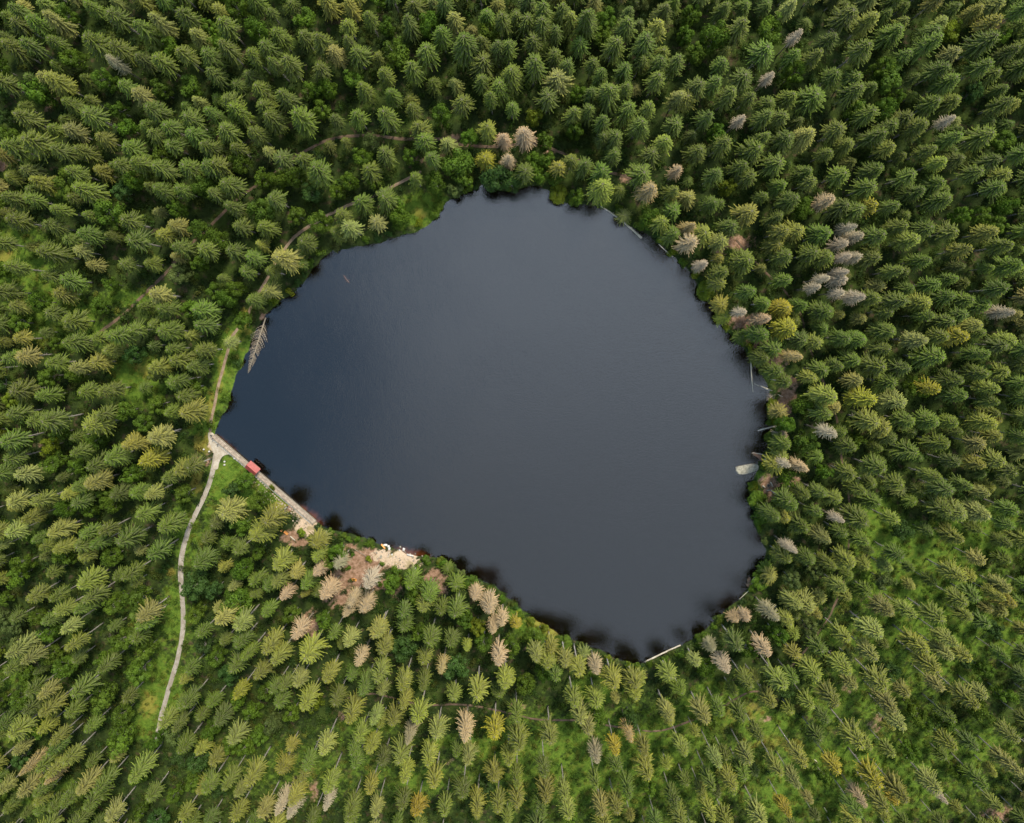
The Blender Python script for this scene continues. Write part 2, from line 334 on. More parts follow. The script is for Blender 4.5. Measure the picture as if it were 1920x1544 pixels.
x0, x1, y0, y1 = SHORE[:, 0].min() - 3, SHORE[:, 0].max() + 3, SHORE[:, 1].min() - 3, SHORE[:, 1].max() + 3
# the lake surface follows the bank a little under the ground's edge
cen = SHORE.mean(0)
ring = []
for i in range(len(SHORE)):
    a_, b_ = SHORE[i - 1], SHORE[(i + 1) % len(SHORE)]
    tng = (b_ - a_); nrm = np.array([tng[1], -tng[0]]); nrm = nrm / (np.linalg.norm(nrm) + 1e-9)
    ring.append(SHORE[i] + nrm * 0.0)
off = []
area = 0.5 * np.sum(SHORE[:, 0] * np.roll(SHORE[:, 1], -1) - np.roll(SHORE[:, 0], -1) * SHORE[:, 1])
sgn = 1 if area > 0 else -1
for i in range(0, len(SHORE)):
    a_, b_ = SHORE[i - 1], SHORE[(i + 1) % len(SHORE)]
    tng = (b_ - a_); nrm = np.array([tng[1], -tng[0]]) * sgn; nrm = nrm / (np.linalg.norm(nrm) + 1e-9)
    off.append(SHORE[i] + nrm * 1.0)
bmw = bmesh.new()
vv = [bmw.verts.new((p[0], p[1], 0.0)) for p in off]
fc = bmw.faces.new(vv if sgn > 0 else vv[::-1])
bmesh.ops.triangulate(bmw, faces=[fc], ngon_method='EAR_CLIP')
wm = bpy.data.meshes.new('lake_water'); bmw.to_mesh(wm); bmw.free(); wm.materials.append(m)
water = link('lake_water', wm); tag(water, kind='structure')

# ------------------------------------------------------------ paths
def smooth_line(P_, step=1.0):
    P_ = [Vector(p) for p in P_]; out = []
    for i in range(len(P_) - 1):
        a_, b_, c_, d_ = P_[max(i - 1, 0)], P_[i], P_[i + 1], P_[min(i + 2, len(P_) - 1)]
        n_ = max(2, int((c_ - b_).length / step))
        for k in range(n_):
            s = k / n_
            out.append(0.5 * ((2 * b_) + (c_ - a_) * s + (2 * a_ - 5 * b_ + 4 * c_ - d_) * s * s + (3 * b_ - a_ - 3 * c_ + d_) * s ** 3))
    out.append(P_[-1]); return out
PATHS = []
def path(name, pxs, width, mat, rise=0.10):
    ln = smooth_line([at(u, v, 0.5) for u, v in pxs]); rr = random.Random(len(pxs) * 7)
    PATHS.append((np.array([(p.x, p.y) for p in ln]), width))
    bm = bmesh.new(); rows = []; wl = wr = 1.0
    K = 6
    P2, hh = [], []
    for i, p in enumerate(ln):
        d_ = ln[min(i + 1, len(ln) - 1)] - ln[max(i - 1, 0)]; n_ = Vector((-d_.y, d_.x, 0)).normalized()
        wl = 0.85 * wl + 0.15 * rr.uniform(0.5, 1.5); wr = 0.85 * wr + 0.15 * rr.uniform(0.5, 1.5)
        e = 0.35 if i in (0, len(ln) - 1) else 1
        for k in range(K + 1):
            s = k / K * 2 - 1
            P2.append(p + n_ * (s * width / 2 * (wl if s < 0 else wr) * e)); hh.append(rise * (1 - abs(s) ** 3) )
    z = height([(p.x, p.y) for p in P2])
    vs = [bm.verts.new((p.x, p.y, zz + h_ + 0.02)) for p, zz, h_ in zip(P2, z, hh)]
    for i in range(len(ln) - 1):
        for k in range(K):
            a_ = i * (K + 1) + k
            f = bm.faces.new((vs[a_], vs[a_ + 1], vs[a_ + K + 2], vs[a_ + K + 1])); f.smooth = True
    bmesh.ops.recalc_face_normals(bm, faces=bm.faces)
    if bm.faces[0].normal.z < 0: bmesh.ops.reverse_faces(bm, faces=bm.faces)
    me = bpy.data.meshes.new(name); bm.to_mesh(me); bm.free(); me.materials.append(mat)
    o = link(name, me); tag(o, kind='structure'); return o
def ground_mat(name, ca, cb, cc):
    m, t, o = new_mat(name); geo = N(t, 'ShaderNodeNewGeometry'); P = geo.outputs['Position']
    n1, n2 = noise_n(t, P, 0.5, 4), noise_n(t, P, 2.6, 5, 0.7)
    c = mix_n(t, ramp(t, n1, 0.38, 0.62), ca, cb); c = mix_n(t, ramp(t, n2, 0.45, 0.72), c, cc)
    b = N(t, 'ShaderNodeBsdfPrincipled'); L(t, c, b.inputs['Base Color']); b.inputs['Roughness'].default_value = 0.95
    bp = N(t, 'ShaderNodeBump'); bp.inputs['Strength'].default_value = 0.5; bp.inputs['Distance'].default_value = 0.08
    L(t, n2, bp.inputs['Height']); L(t, bp.outputs[0], b.inputs['Normal']); L(t, b.outputs[0], o.inputs[0]); return m
M_GRAVEL = ground_mat('pale_gravel', (0.235, 0.195, 0.15), (0.33, 0.285, 0.23), (0.20, 0.15, 0.09))
M_TRAIL = ground_mat('trodden_earth', (0.20, 0.13, 0.08), (0.27, 0.19, 0.12), (0.14, 0.10, 0.05))
M_BROWN = ground_mat('brown_forest_path', (0.10, 0.06, 0.035), (0.15, 0.09, 0.055), (0.07, 0.055, 0.025))
M_JUNC = ground_mat('sandy_gravel', (0.33, 0.27, 0.20), (0.42, 0.36, 0.28), (0.26, 0.20, 0.13))
path('gravel_track', [(404,850),(402,868),(395,900),(383,932),(369,960),(356,990),(347,1020),(342,1050),(341,1085),(344,1120),(345,1160),(341,1200),(334,1235),(323,1270),(312,1305),(303,1340),(296,1370),(292,1392)], 1.75, M_GRAVEL)
path('lakeside_footpath', [(394,812),(395,790),(402,760),(409,725),(419,690),(427,660),(433,636),(446,617),(462,598),(471,575),(486,548),(500,525),(515,495),(535,465),(556,441),(590,418),(625,398),(660,382),(700,368),(745,346),(790,322)], 1.05, M_TRAIL)
path('forest_path', [(150,650),(195,618),(235,588),(280,545),(320,505),(350,468),(400,420),(450,370),(510,330),(545,300),(580,280),(612,265),(652,257),(700,255),(760,262),(832,262),(862,272),(930,276),(1000,270),(1060,290),(1130,320),(1180,335),(1230,370)], 0.95, M_BROWN)
path('forest_path', [(1380,450),(1430,505),(1470,545),(1500,590),(1520,660),(1560,760),(1575,820),(1578,870),(1590,930),(1592,1000),(1585,1060),(1576,1105),(1562,1138),(1548,1165),(1500,1230),(1440,1290),(1400,1298),(1350,1325),(1290,1352),(1230,1370),(1180,1366),(1080,1352),(1010,1350),(940,1334),(870,1321),(790,1320),(700,1300),(640,1310)], 0.75, M_BROWN)
# pale wedge where track, footpath and dam meet
mbw = bmesh.new()
wedge = [(390,812),(398,812),(412,829),(428,842),(441,853),(436,853),(425,853),(416,858),(411,868),(408,880),(399,880),(402,866),(401,852),(395,838),(390,822)]
wp = smooth_line([at(u, v, 0.5) for u, v in wedge + [wedge[0]]], 0.6)[:-1]
wc = Vector((sum(p.x for p in wp) / len(wp), sum(p.y for p in wp) / len(wp), 0))
vs = []
for ringk in (1.0, 0.96, 0.7, 0.35):
    for p in wp:
        q = wc.lerp(Vector((p.x, p.y, 0)), ringk); vs.append(mbw.verts.new((q.x, q.y, gz(q.x, q.y) + (0.01 if ringk == 1 else 0.17))))
n_ = len(wp)
for k in range(3):
    for i in range(n_):
        mbw.faces.new((vs[k * n_ + i], vs[k * n_ + (i + 1) % n_], vs[(k + 1) * n_ + (i + 1) % n_], vs[(k + 1) * n_ + i]))
mbw.faces.new([vs[3 * n_ + i] for i in range(n_)])
bmesh.ops.recalc_face_normals(mbw, faces=mbw.faces)
mw = bpy.data.meshes.new('path_junction'); mbw.to_mesh(mw); mbw.free(); mw.materials.append(M_JUNC)
tag(link('path_junction', mw), kind='structure')
def near_path(x, y, extra=0.6):
    for P_, w_ in PATHS:
        if ((P_[:, 0] - x) ** 2 + (P_[:, 1] - y) ** 2).min() < (w_ / 2 + extra) ** 2: return True
    return False

# ------------------------------------------------------------ tree meshes
def spruce_meshes(seed, base=0.42, dens=1.0, twig=1.0, mat=None, h=25.0, rad=3.6, skew=0.0, wood=True):
    """crown and trunk of one spruce, real size, foot at the origin"""
    r = random.Random(seed); mb = MB(); wd = MB()
    lean = (r.uniform(-.3, .3), r.uniform(-.3, .3))
    def axisp(z): k = z / h; return Vector((lean[0] * k * k, lean[1] * k * k, z))
    L_ = h * (1 - base); z = h * 0.985; lop = [r.uniform(0.72, 1.2) for _ in range(5)]
    rot = r.uniform(0, 6.28)
    # leader
    mb.tube([axisp(h * 0.93), axisp(h * 1.0) + Vector((0, 0, 0.25))], [0.1, 0.02], 4, 1 if wood else 0, 0.6)
    while z > h * base:
        t_ = (h - z) / L_
        prof = min(1.0, 1.3 * t_ ** 0.62)
        if t_ > 0.72: prof *= 1 - 0.55 * (t_ - 0.72) / 0.28
        nb = int(round((8 + 5.5 * min(1, t_ * 3)) * dens)); nb = max(4, nb)
        rot += r.uniform(0.4, 1.1)
        for b in range(nb):
            az = rot + 2 * math.pi * b / nb + r.uniform(-.22, .22)
            lk = lop[int((az % 6.283) / 6.284 * 5)]
            ln = rad * prof * lk * r.choice((r.uniform(0.85, 1.12), r.uniform(0.55, 1.0)))
            if ln < 0.25: ln = 0.25
            up = 0.75 - 1.15 * min(1, t_ * 1.6) + r.uniform(-.12, .12)
            d = Vector((math.cos(az), math.sin(az), 0)); side = Vector((-d.y, d.x, 0))
            o_ = axisp(z + r.uniform(-.15, .15)); curve = r.uniform(-.18, .18)
            tone = min(1, max(0, r.gauss(0.42, 0.17)))
            def P_(s):
                return o_ + d * (ln * s) + side * (curve * ln * s * s) + Vector((0, 0, ln * (up * s - 0.52 * s * s + 0.24 * s ** 3)))
            ns = max(3, int(ln / 0.33))
            pv = [P_(i / ns) for i in range(ns + 1)]
            if wood:
                for i in range(ns):
                    wv = 0.045 * (1 - i / ns) + 0.012
                    mb.face([pv[i] + side * wv + Vector((0, 0, .03)), pv[i] - side * wv + Vector((0, 0, .03)), pv[i + 1] - side * wv * .8 + Vector((0, 0, .03)), pv[i + 1] + side * wv * .8 + Vector((0, 0, .03))], 1, 0.5)
            for i in range(ns):
                s = (i + 0.6) / ns
                if s < 0.16 and t_ > 0.2: continue
                wl = (0.15 + 0.245 * min(1, ln / 3) * math.sin(math.pi * min(1, 0.22 + s * 0.83))) * twig
                for sg in (-1, 1):
                    f = r.uniform(0.75, 1.2); p0 = pv[i]; p1 = pv[i] + (pv[i + 1] - pv[i]) * r.uniform(0.75, 1.05)
                    out = (side * sg * 0.8 + d * r.uniform(0.45, 0.85)) * (wl * f) + Vector((0, 0, -wl * r.uniform(0.45, 1.0)))
                    tn = min(1, max(0, tone + r.uniform(-.13, .13) + 0.28 * (s - 0.45)))
                    mb.face([p0, p1, p1 + out * r.uniform(.85, 1.0), p0 + out * r.uniform(.9, 1.1)] if sg > 0 else [p1, p0, p0 + out * r.uniform(.9, 1.1), p1 + out * r.uniform(.85, 1.0)], 0, tn)
                if r.random() < 0.55:   # hanging twigs under the branch
                    p0, p1 = pv[i], pv[i + 1]; dn = Vector((r.uniform(-.1, .1), r.uniform(-.1, .1), -r.uniform(.25, .55) * twig))
                    mb.face([p0, p1, p1 + dn, p0 + dn], 0, max(0, tone - 0.1))
            # end tuft
            e = pv[-1]; q = 0.26 * twig
            mb.face([e - side * q * .6, e + side * q * .6, e + d * q * 1.5 + side * .04, e + d * q * 1.5 - side * .04], 0, min(1, tone + 0.25))
        z -= r.uniform(0.5, 0.85) * (0.65 + 0.65 * t_) / (0.6 + 0.4 * dens)
    # dead stubs on the bare stem
    n_s = 10
    tr = MB(); zz = [h * k / n_s for k in range(n_s + 1)]
    tr.tube([axisp(q) for q in zz], [0.27 * (1 - 0.93 * k / n_s) + (0.08 if k == 0 else 0) for k in range(n_s + 1)], 8, 0)
    for _ in range(16):
        q = r.uniform(h * base * 0.35, h * base * 1.05); az = r.uniform(0, 6.28); ll = r.uniform(.4, 1.3)
        tr.tube([axisp(q), axisp(q) + Vector((math.cos(az) * ll, math.sin(az) * ll, -0.25 * ll))], [0.035, 0.012], 4, 0)
    return mb, tr
def leaf_blob(mb, c, rx, ry, rz, n, leaf, r, lowcut=-0.5):
    """leaf sized faces spread over and through a clump"""
    for _ in range(n):
        while True:
            v = Vector((r.gauss(0, 1), r.gauss(0, 1), r.gauss(0, 1)))
            if v.length > 1e-3:
                v.normalize()
                if v.z > lowcut: break
        k = r.uniform(0.72, 1.08) if r.random() < 0.85 else r.uniform(0.3, 0.8)
        p = c + Vector((v.x * rx, v.y * ry, v.z * rz)) * k
        nn = (v + Vector((r.uniform(-.7, .7), r.uniform(-.7, .7), r.uniform(-.3, .8)))).normalized()
        a = nn.cross(Vector((r.uniform(-1, 1), r.uniform(-1, 1), r.uniform(-1, 1)))).normalized(); b = nn.cross(a)
        s = leaf * r.uniform(0.6, 1.25); sa = s * r.uniform(.6, 1)
        yield [p - a * s, p - b * sa * .7, p + a * s, p + b * sa * .7]
def broadleaf_meshes(seed, h=14.0, rad=4.2, nblob=26, leaf=0.34, per=95):
    r = random.Random(seed); mb = MB(); tr = MB()
    cz = h * 0.62; rz = h * 0.36; blobs = []
    for i in range(nblob):
        for _ in range(40):
            a = r.uniform(0, 6.28); q = math.sqrt(r.random()) * 0.78; zz = r.uniform(-.75, .9)
            lim = math.sqrt(max(0, 1 - zz * zz))
            if q < lim + .05: break
        c = Vector((math.cos(a) * q * rad, math.sin(a) * q * rad, cz + zz * rz))
        s = r.uniform(0.22, 0.40) * rad
        blobs.append(c); tone = min(1, max(0, r.gauss(0.42, 0.17)))
        for f in leaf_blob(mb, c, s, s, s * 0.8, int(per * r.uniform(.7, 1.3)), leaf, r):
            mb.face(f, 0, min(1, max(0, tone + r.uniform(-.22, .22))))
    tr.tube([(0, 0, 0), (0.1, 0, h * .2), (0, .1, h * .45), (0, 0, h * .8)], [0.3, 0.23, 0.17, 0.04], 8)
    for c in blobs[:14]:
        s0 = Vector((0, 0.05, h * r.uniform(.22, .5))); tr.tube([s0, s0.lerp(c, .5) + Vector((0, 0, .3)), c], [0.11, 0.07, 0.025], 5)
    return mb, tr
def shrub_mesh(seed, rad=1.6, h=2.2, nblob=8, leaf=0.22, per=60):
    r = random.Random(seed); mb = MB(); tr = MB()
    for i in range(nblob):
        a = r.uniform(0, 6.28); q = math.sqrt(r.random()) * 0.7
        c = Vector((math.cos(a) * q * rad, math.sin(a) * q * rad, h * r.uniform(.3, .8))); s = rad * r.uniform(.28, .5)
        tone = min(1, max(0, r.gauss(0.45, 0.2)))
        for f in leaf_blob(mb, c, s, s, s * .8, int(per * r.uniform(.7, 1.3)), leaf, r):
            mb.face(f, 0, min(1, max(0, tone + r.uniform(-.22, .22))))
        tr.tube([(0, 0, 0), Vector((c.x * .4, c.y * .4, c.z * .5)), c], [0.06, 0.04, 0.015], 5)
    return mb, tr

SPR = []
for i, (bs, rd, dn) in enumerate([(0.42, 4.1, 1), (0.50, 3.8, .9), (0.55, 3.7, .85), (0.38, 4.2, 1.0), (0.52, 4.2, .8), (0.45, 3.6, .9), (0.34, 3.9, 1.0), (0.58, 3.9, .85), (0.46, 4.5, .72), (0.40, 3.8, .9), (0.30, 4.4, .8), (0.50, 3.3, 1.0), (0.44, 4.0, .75)]):
    cb, tb = spruce_meshes(100 + i, bs, dn, rad=rd)
    SPR.append((cb.mesh('spruce_crown', [M_NEEDLE, M_TWIG]), tb.mesh('spruce_trunk', [M_BARK], True)))
DEADM = []
for i, (bs, dn, tw) in enumerate([(0.30, .9, .62), (0.42, .85, .55), (0.35, .9, .48)]):
    cb, tb = spruce_meshes(200 + i, bs, dn, tw, rad=3.3)
    DEADM.append((cb.mesh('dry_crown', [M_DEAD, M_GREYWOOD]), tb.mesh('dead_trunk', [M_GREYWOOD], True)))
BARE = []
for i, (bs, dn, tw) in enumerate([(0.35, 1.0, .32), (0.5, .9, .4)]):
    cb, tb = spruce_meshes(300 + i, bs, dn, tw, rad=2.7)
    BARE.append((cb.mesh('bare_crown', [M_DEAD, M_GREYWOOD]), tb.mesh('dead_trunk', [M_GREYWOOD], True)))
BRD = []
for i, (h_, rd, nb) in enumerate([(14, 4.2, 30), (13, 3.8, 26), (15, 4.4, 34), (12, 4.0, 24), (14, 3.6, 28)]):
    cb, tb = broadleaf_meshes(400 + i, h_, rd, nb)
    BRD.append((cb.mesh('leafy_crown', [M_LEAF]), tb.mesh('tree_trunk', [M_BARK], True)))
SHR = []
for i in range(4):
    cb, tb = shrub_mesh(500 + i); SHR.append((cb.mesh('shrub_foliage', [M_LEAF]), tb.mesh('shrub_stems', [M_BARK], True)))

# ------------------------------------------------------------ tree positions read off the photograph
# (x, y of the crown tip in crop pixels, code): crop pixels are three times photo pixels
CROPS = []
def crop(ox, oy, s):
    for item in s.split(';'):
        q = item.split()
        if len(q) < 2: continue
        CROPS.append((ox + float(q[0]) / 3, oy + float(q[1]) / 3, q[2] if len(q) > 2 else 'g'))
crop(0, 0, "60 30;70 110;130 230;160 100;20 240 gL;250 70 p;480 200 gL;600 320 dp;610 60;760 120;270 210;260 430 y;90 640;480 630;370 720 p;430 840;140 780 gL;20 810;660 920;430 1050 gL;150 1110;50 1230 gL;250 1260;700 1240 gL;450 1310;740 1350 gL;220 1420 gL;30 1500 gL;20 1100;290 1170;1010 60;1080 180 p;1140 130 b;1240 110;1420 140 b;1550 180;1480 250;1240 240;1400 290;1870 280 p;1790 200;1600 330;1520 340;1790 370;1700 90 b;1440 480;1580 520 gL;1470 580;1500 640;1660 640 gL;1270 550;1300 600;1250 720;1040 650 gL;1070 740;930 700;840 740;1410 730;1140 810;1310 820;870 930;1150 920;1200 920;1040 930;1260 1030 gL;1000 1060;880 1060;1770 940 gL;1690 880;1520 1110 t;1280 1150;1180 1080;1330 1270;1200 1340 b;1130 1400;1290 1410;1100 1480 b;1700 1360;1690 1480;1560 1440 pL;1900 1200;620 240;870 320;830 600;330 1000 bL;150 480 bL;1040 470 b;870 480 b;630 600 b;600 1200 bL;880 860 b;1120 1040 b;1100 1290 b;1440 1180 bL;1650 1200 b;970 1170 b;1560 1000 b;1640 980 b;1880 1060 b;1790 600 b;1460 990 b;560 430 b;1320 30 b;930 250 b;1740 500 b;1830 480 b;370 300 b;680 700 b;1200 200 b;1330 900 b;720 1000 b;330 60 b")
crop(640, 0, "80 290;150 80;250 130 b;370 90 t;300 280 bL;230 400;390 360;470 270 gL;630 80 p;560 170;690 200 gL;790 210;820 60;900 80;990 70;1040 90;1140 20;1130 110;830 140 b;800 330 gL;790 440;890 470;950 390 gL;880 240 t;940 240;1080 210 gL;1090 340 gL;1210 150;1250 30;1300 80 y;1390 60 gL;1500 70 b;1620 110;1720 200 gL;1550 220;1790 130 y;1830 40;1280 350;1420 340;1470 390;1600 370;1700 330;1800 330;1790 420 gL;1900 320;1220 430 pL;1170 530;1340 500 b;1410 510;1520 490 gL;1610 480;270 520;240 630 gL;680 560 gL;840 530;960 590;1090 640 by;1320 620;1400 610;1480 660;1620 590 gL;1740 590;1320 720 b;1690 690 gL;1480 760;1550 760;1540 860;1830 780 y;1910 530 p;1890 690;1900 950 d;80 640;430 700;460 770 gL;560 640 b;820 710 y;910 760 d;1030 740 dL;940 880 d;1040 950;720 760 b;240 850;500 880;650 910 bL;860 980 btL;960 1010 bt;410 990;240 1100 gL;100 1120;190 1240 p;380 860 b;150 940;640 1060 bp;1150 780 b;1210 970 b;1300 890;1370 920;1230 930 y;1470 950;1470 1030 yL;1700 970 gL;1750 1050 dyL;1590 1210 p;1880 1180;1880 1310;1750 860;110 870 b;170 1000 b;60 430 b;120 480;1160 890 b;30 220;300 1160 b;1220 1090 by;30 1270 pL;1330 1100 b;1090 900 b;1750 1220 b;520 1010 b;1810 1240 y;30 1010 b;690 1000 b;1120 960 b;320 1220 b")
crop(1280, 0, "350 120;200 180 bL;520 150 bL;660 180 w;480 270 gL;640 300;770 300;850 200;960 60 gL;1080 90 y;1230 160;1040 250 gL;1450 200 gL;1770 200 gL;1790 100 y;1900 260;230 350;350 420 gL;500 420 w;100 460;200 450;30 540 y;860 410;990 420;1000 490 gL;760 530 gL;1150 370 b;1190 420 bL;1490 370 gL;1540 430;1740 350;340 660 w;160 640;490 640;570 650;1080 620;1280 650;1190 700;1530 660 w;1360 690;890 720;1130 740;720 740 p;1180 820 y;830 850;250 790;430 830 gL;480 760;600 770;100 840;1420 830;1740 740 gL;1470 900 y;1680 960;550 900 gL;350 920;400 980;270 1040 by;200 970;720 960;740 1010;910 970 gL;1110 950;1290 980;1460 1020;1790 1050;1080 1040;1080 1150 yy;1210 1150;1490 1110;930 1150;850 1110 d;640 1110;1000 1170;390 1190 yL;560 1210;290 1260 g;590 1290 y;670 1290 y;60 1260 dy;60 1360 dL;130 1310 y;980 1270 w;1010 1320 w;920 1370 w;820 1310 gL;1130 1320 gL;1390 1280;1310 1350 y;1530 1300;1610 1400 y;1800 1260 b;1600 1200 b;1700 1200 b;540 1370 y;600 1430;940 1440 w;1000 1440 w;830 1440;750 1420;1380 1460;1100 1450;130 1480 w;370 1460 gL;240 1530;1840 1380;1230 1520;930 1530 w;1250 1270;640 400 b;1170 600 b;1850 1150 b;1900 1490;90 280 b;30 180 b;1010 620 b;210 740 b;60 60 b")
crop(0, 515, "860 110 pL;900 190;370 260;740 310;900 320;620 340 gL;520 360;360 380;110 460 p;20 470;270 500;400 530 p;70 660 gL;210 690;450 660;560 660;980 600;1010 690 g;1020 780 yL;50 790;240 830 gL;480 860 yL;550 790;850 920 pL;700 970 y;20 940 gL;800 1060 yy;600 1040;400 1010;100 1130 p;480 1190 p;990 1110 y;920 1150;820 1250 p;60 1290 p;780 1360;130 1390 y;280 1460 p;570 1450;900 1430;680 1510;1100 200;1110 280;1110 430;940 420;1060 520;960 480;1260 1350 pL;1420 1480 yL;1500 1400 yL;1790 1500 p;1060 1090;330 1330 b;400 1100 b;1250 130 b;1180 90 b;1060 640 b;300 900 b;1430 1290 b;1000 1250 b;560 1260 b;60 270 b;1350 1180 b;180 150 b;1310 700 sb;660 780 b;850 740 b;720 450 bt;500 940 b;1300 80 b;1340 260 b;700 1140 b;600 1300 b;1050 190 b;1290 1220 bt;1545 1190 sby;1330 1430 b")
crop(1280, 515, "140 90 by;230 40 y;230 170 y;240 240 yL;400 90;480 160;590 180 yy;350 210 w;340 350 g;460 340;620 300 yyL;480 250 d;600 30;820 20 w;770 70 w;920 20 w;900 100 w;1020 120 wL;820 210 g;1170 210;1250 150;1370 160 y;1400 230;1520 120;1620 140;1820 80;1860 210 w;930 360;1020 360;1180 320;1360 370 pL;1490 350;1590 350 yy;1160 420;1460 470 gL;1720 450;540 420;480 470;660 460 dy;550 550;600 610;740 580 y;800 540;890 520;980 490;1120 520 gL;1270 530;1000 600 p;1190 610;850 690 yL;1070 710 yyL;1240 720 p;1350 640 b;1440 650 yy;1590 690;1570 600;1780 650 y;560 780 pL;690 740 b;820 790;600 850 b;860 900 wL;560 910 w;1090 830 yL;1150 870 y;1290 830;1430 830;1540 840;1760 840 y;1790 920 y;1500 960;1690 960 p;490 900 b;720 960 bL;570 1030 y;540 1080 yL;600 960;600 1080 w;700 1100 d;820 1120 b;960 1130;1130 1100 gL;1310 1000;1230 1180;1020 1220;1450 1150;1620 1200;390 1180 sby;430 1270 b;600 1280;640 1310;700 1250;880 1270 y;1580 1350 pL;1720 1360 p;1500 1340;1850 1420;1200 1390 y;1030 1400 gL;900 1390 w;420 1380 b;540 1370;700 1430;820 1500 p;1040 1510;1570 1500 y;1880 1330;1780 720;330 1080 sby;1000 950 b;300 450 sb;620 1160 b")
crop(0, 1030, "160 280 yL;450 210 yL;600 60 b;700 160;850 40;790 390 pL;430 350;350 460 p;480 290;780 440;40 600 p;130 640 p;220 830 p;420 820 gL;230 930 y;60 1050 yL;290 1090 y;360 1200 y;280 1150;120 1260 dy;260 1310 dy;440 1370 p;730 1310 yL;480 1460;610 1520 p;350 1450;200 1380;740 300 bL;620 320 b;660 540 bL;560 660 b;740 720 bL;330 690 b;780 600 b;230 500 b;520 880 bL;660 960 b;620 1130 bL;950 1080 bp;1070 230 btL;1080 380 b;1100 90;1230 410 p;1340 440 pL;1330 550;1370 620;1310 680;1300 330 bL;1340 130 b;1550 100 y;1540 200 y;1580 280 d;1660 500 dL;1710 620 yL;1490 580 yL;1540 640 y;1620 400 b;1830 740 yL;1670 760 p;1590 790;1530 800;1750 900 by;1310 880 b;1040 880;1400 1320 yL;1260 1350;1060 1350 b;1810 1140 pL;1700 1300 y;1720 1230;1640 1430 y;1470 1500 p;1620 1510 wL;1560 1490 w;1840 1350 y;1830 1460 w;1480 830 b;1090 1230 bt;1160 1050 b;1280 1130 b;1360 1150 b;1440 1080 b;1800 430 b;1180 250 bt;90 100 b;330 60 b;50 180 b;1130 560 bt;1200 620 b;180 1050 b;1400 950 b;840 1120 b;90 870 b;250 620 b;1620 960 b")
crop(640, 1030, "750 280 d;830 350 dL;905 430 d;850 470 d;880 640 dL;95 650 d;560 690 dy;690 1070 dL;1630 1080 dyy;1440 700 d;1265 650 p;190 490 pL;230 580 y;30 540 p;200 740 yL;340 790 yL;490 280 g;560 360 g;490 530 gL;340 370;600 110 g;640 210;760 830 yL;920 770 yL;860 1050 yyL;1180 1090 yL;1000 1130 yL;940 1210 y;1310 880 yL;1540 780 yL;1660 780 y;1660 840 y;1690 750 y;1850 720 y;1440 1200 dp;1550 1150 yy;430 960 yL;530 1060 p;290 980 y;180 980 p;40 970 yL;100 1070 y;160 1140 y;370 1090 dp;490 1210 yL;330 1190 y;650 1160;710 1210 p;80 1220;160 1360 y;350 1300 y;340 1450;420 1490 yy;520 1330 y;580 1490 y;680 1390;760 1500 y;880 1470 y;990 1450 y;990 1340;1150 1420 y;1260 1400 y;1280 1510 y;1130 1510;1470 1490 p;1550 1480 y;1620 1400;1730 1290 y;1880 1450;190 1490 p;1340 700 y;1160 660 y;1180 580 y;1370 600 p;1210 740;1100 620 p;1140 720 b;1090 540 b;640 370 g;760 460 by;800 530 b;640 700 btL;340 600 btL;950 570 b;1040 790 b;1510 640 sb;1260 520 b;1640 640 sb;740 160 b;900 280 sb;1350 980 p;1390 1040 p;1850 960 p;60 1150;270 220 b;370 220 b;690 420 b;420 500 b;1740 1380 b;1440 980 b;1640 1000 bt;820 1370 bt;400 280 b;480 60 sb;980 310 sb")
crop(1280, 1030, "950 90 y;1580 170 yL;1580 300 yL;1800 280 y;1110 490 pL;1080 610 pL;1450 400 yL;1300 370 y;1370 570 yL;1510 610 p;1540 540 p;1430 690 yL;940 700 yL;760 720 yL;1140 780 yL;570 770 yL;490 600 dL;870 870 y;1460 790 p;1660 890 yL;1240 1010 p;1400 1020 b;1540 1130 y;1900 1260 p;1010 1110 yL;1110 1340 yyL;680 1210 yL;550 1260 y;870 1250 yy;370 1190 p;200 1220 p;280 1340 y;170 1340;1030 1450 d;1150 1470 y;1260 1420 yL;1440 1370 pL;1000 1500;600 1500 yy;450 1530 pL;170 1520 y;1490 1430 w;1710 1340;130 970 p;260 690 w;310 400 d;370 390 d;530 400 dp;470 120;500 160 p;600 70;770 150 bp;910 230 y;1160 200 bp;1170 360 p;650 200 bp;660 330 p;720 340 p;740 470 bp;400 600 b;170 570 dp;80 650 p;640 20 w;1830 230 p;1780 470 bt;1620 650 bt;1180 700 bt;600 820 bt;1880 1080 y;1850 850 b;1340 940 b;1190 910 p;1720 950 b;1320 1180 b;820 1310 b;340 130 b;1520 1000 b;550 500 b;1730 700 b;1600 1300 b;120 520 b")
# beach group, photo pixels
for u, v, c_ in [(590,1078,'d'),(606,1123,'dL'),(686,1103,'dwL'),(645,1156,'d'),(655,1135,'d'),(679,1146,'dL'),(632,1062,'dp'),(588,1022,'y'),(591,1047,'y'),(707,1191,'p'),(799,1120,'g'),(765,1100,'g'),(790,1145,'y'),(612,1060,'b'),(629,1042,'b'),(705,1012,'sbw'),(655,1012,'sb'),(690,1020,'sb'),(565,1000,'sby'),(470,690,'x')]:
    if c_ != 'x': CROPS.append((u, v, c_))

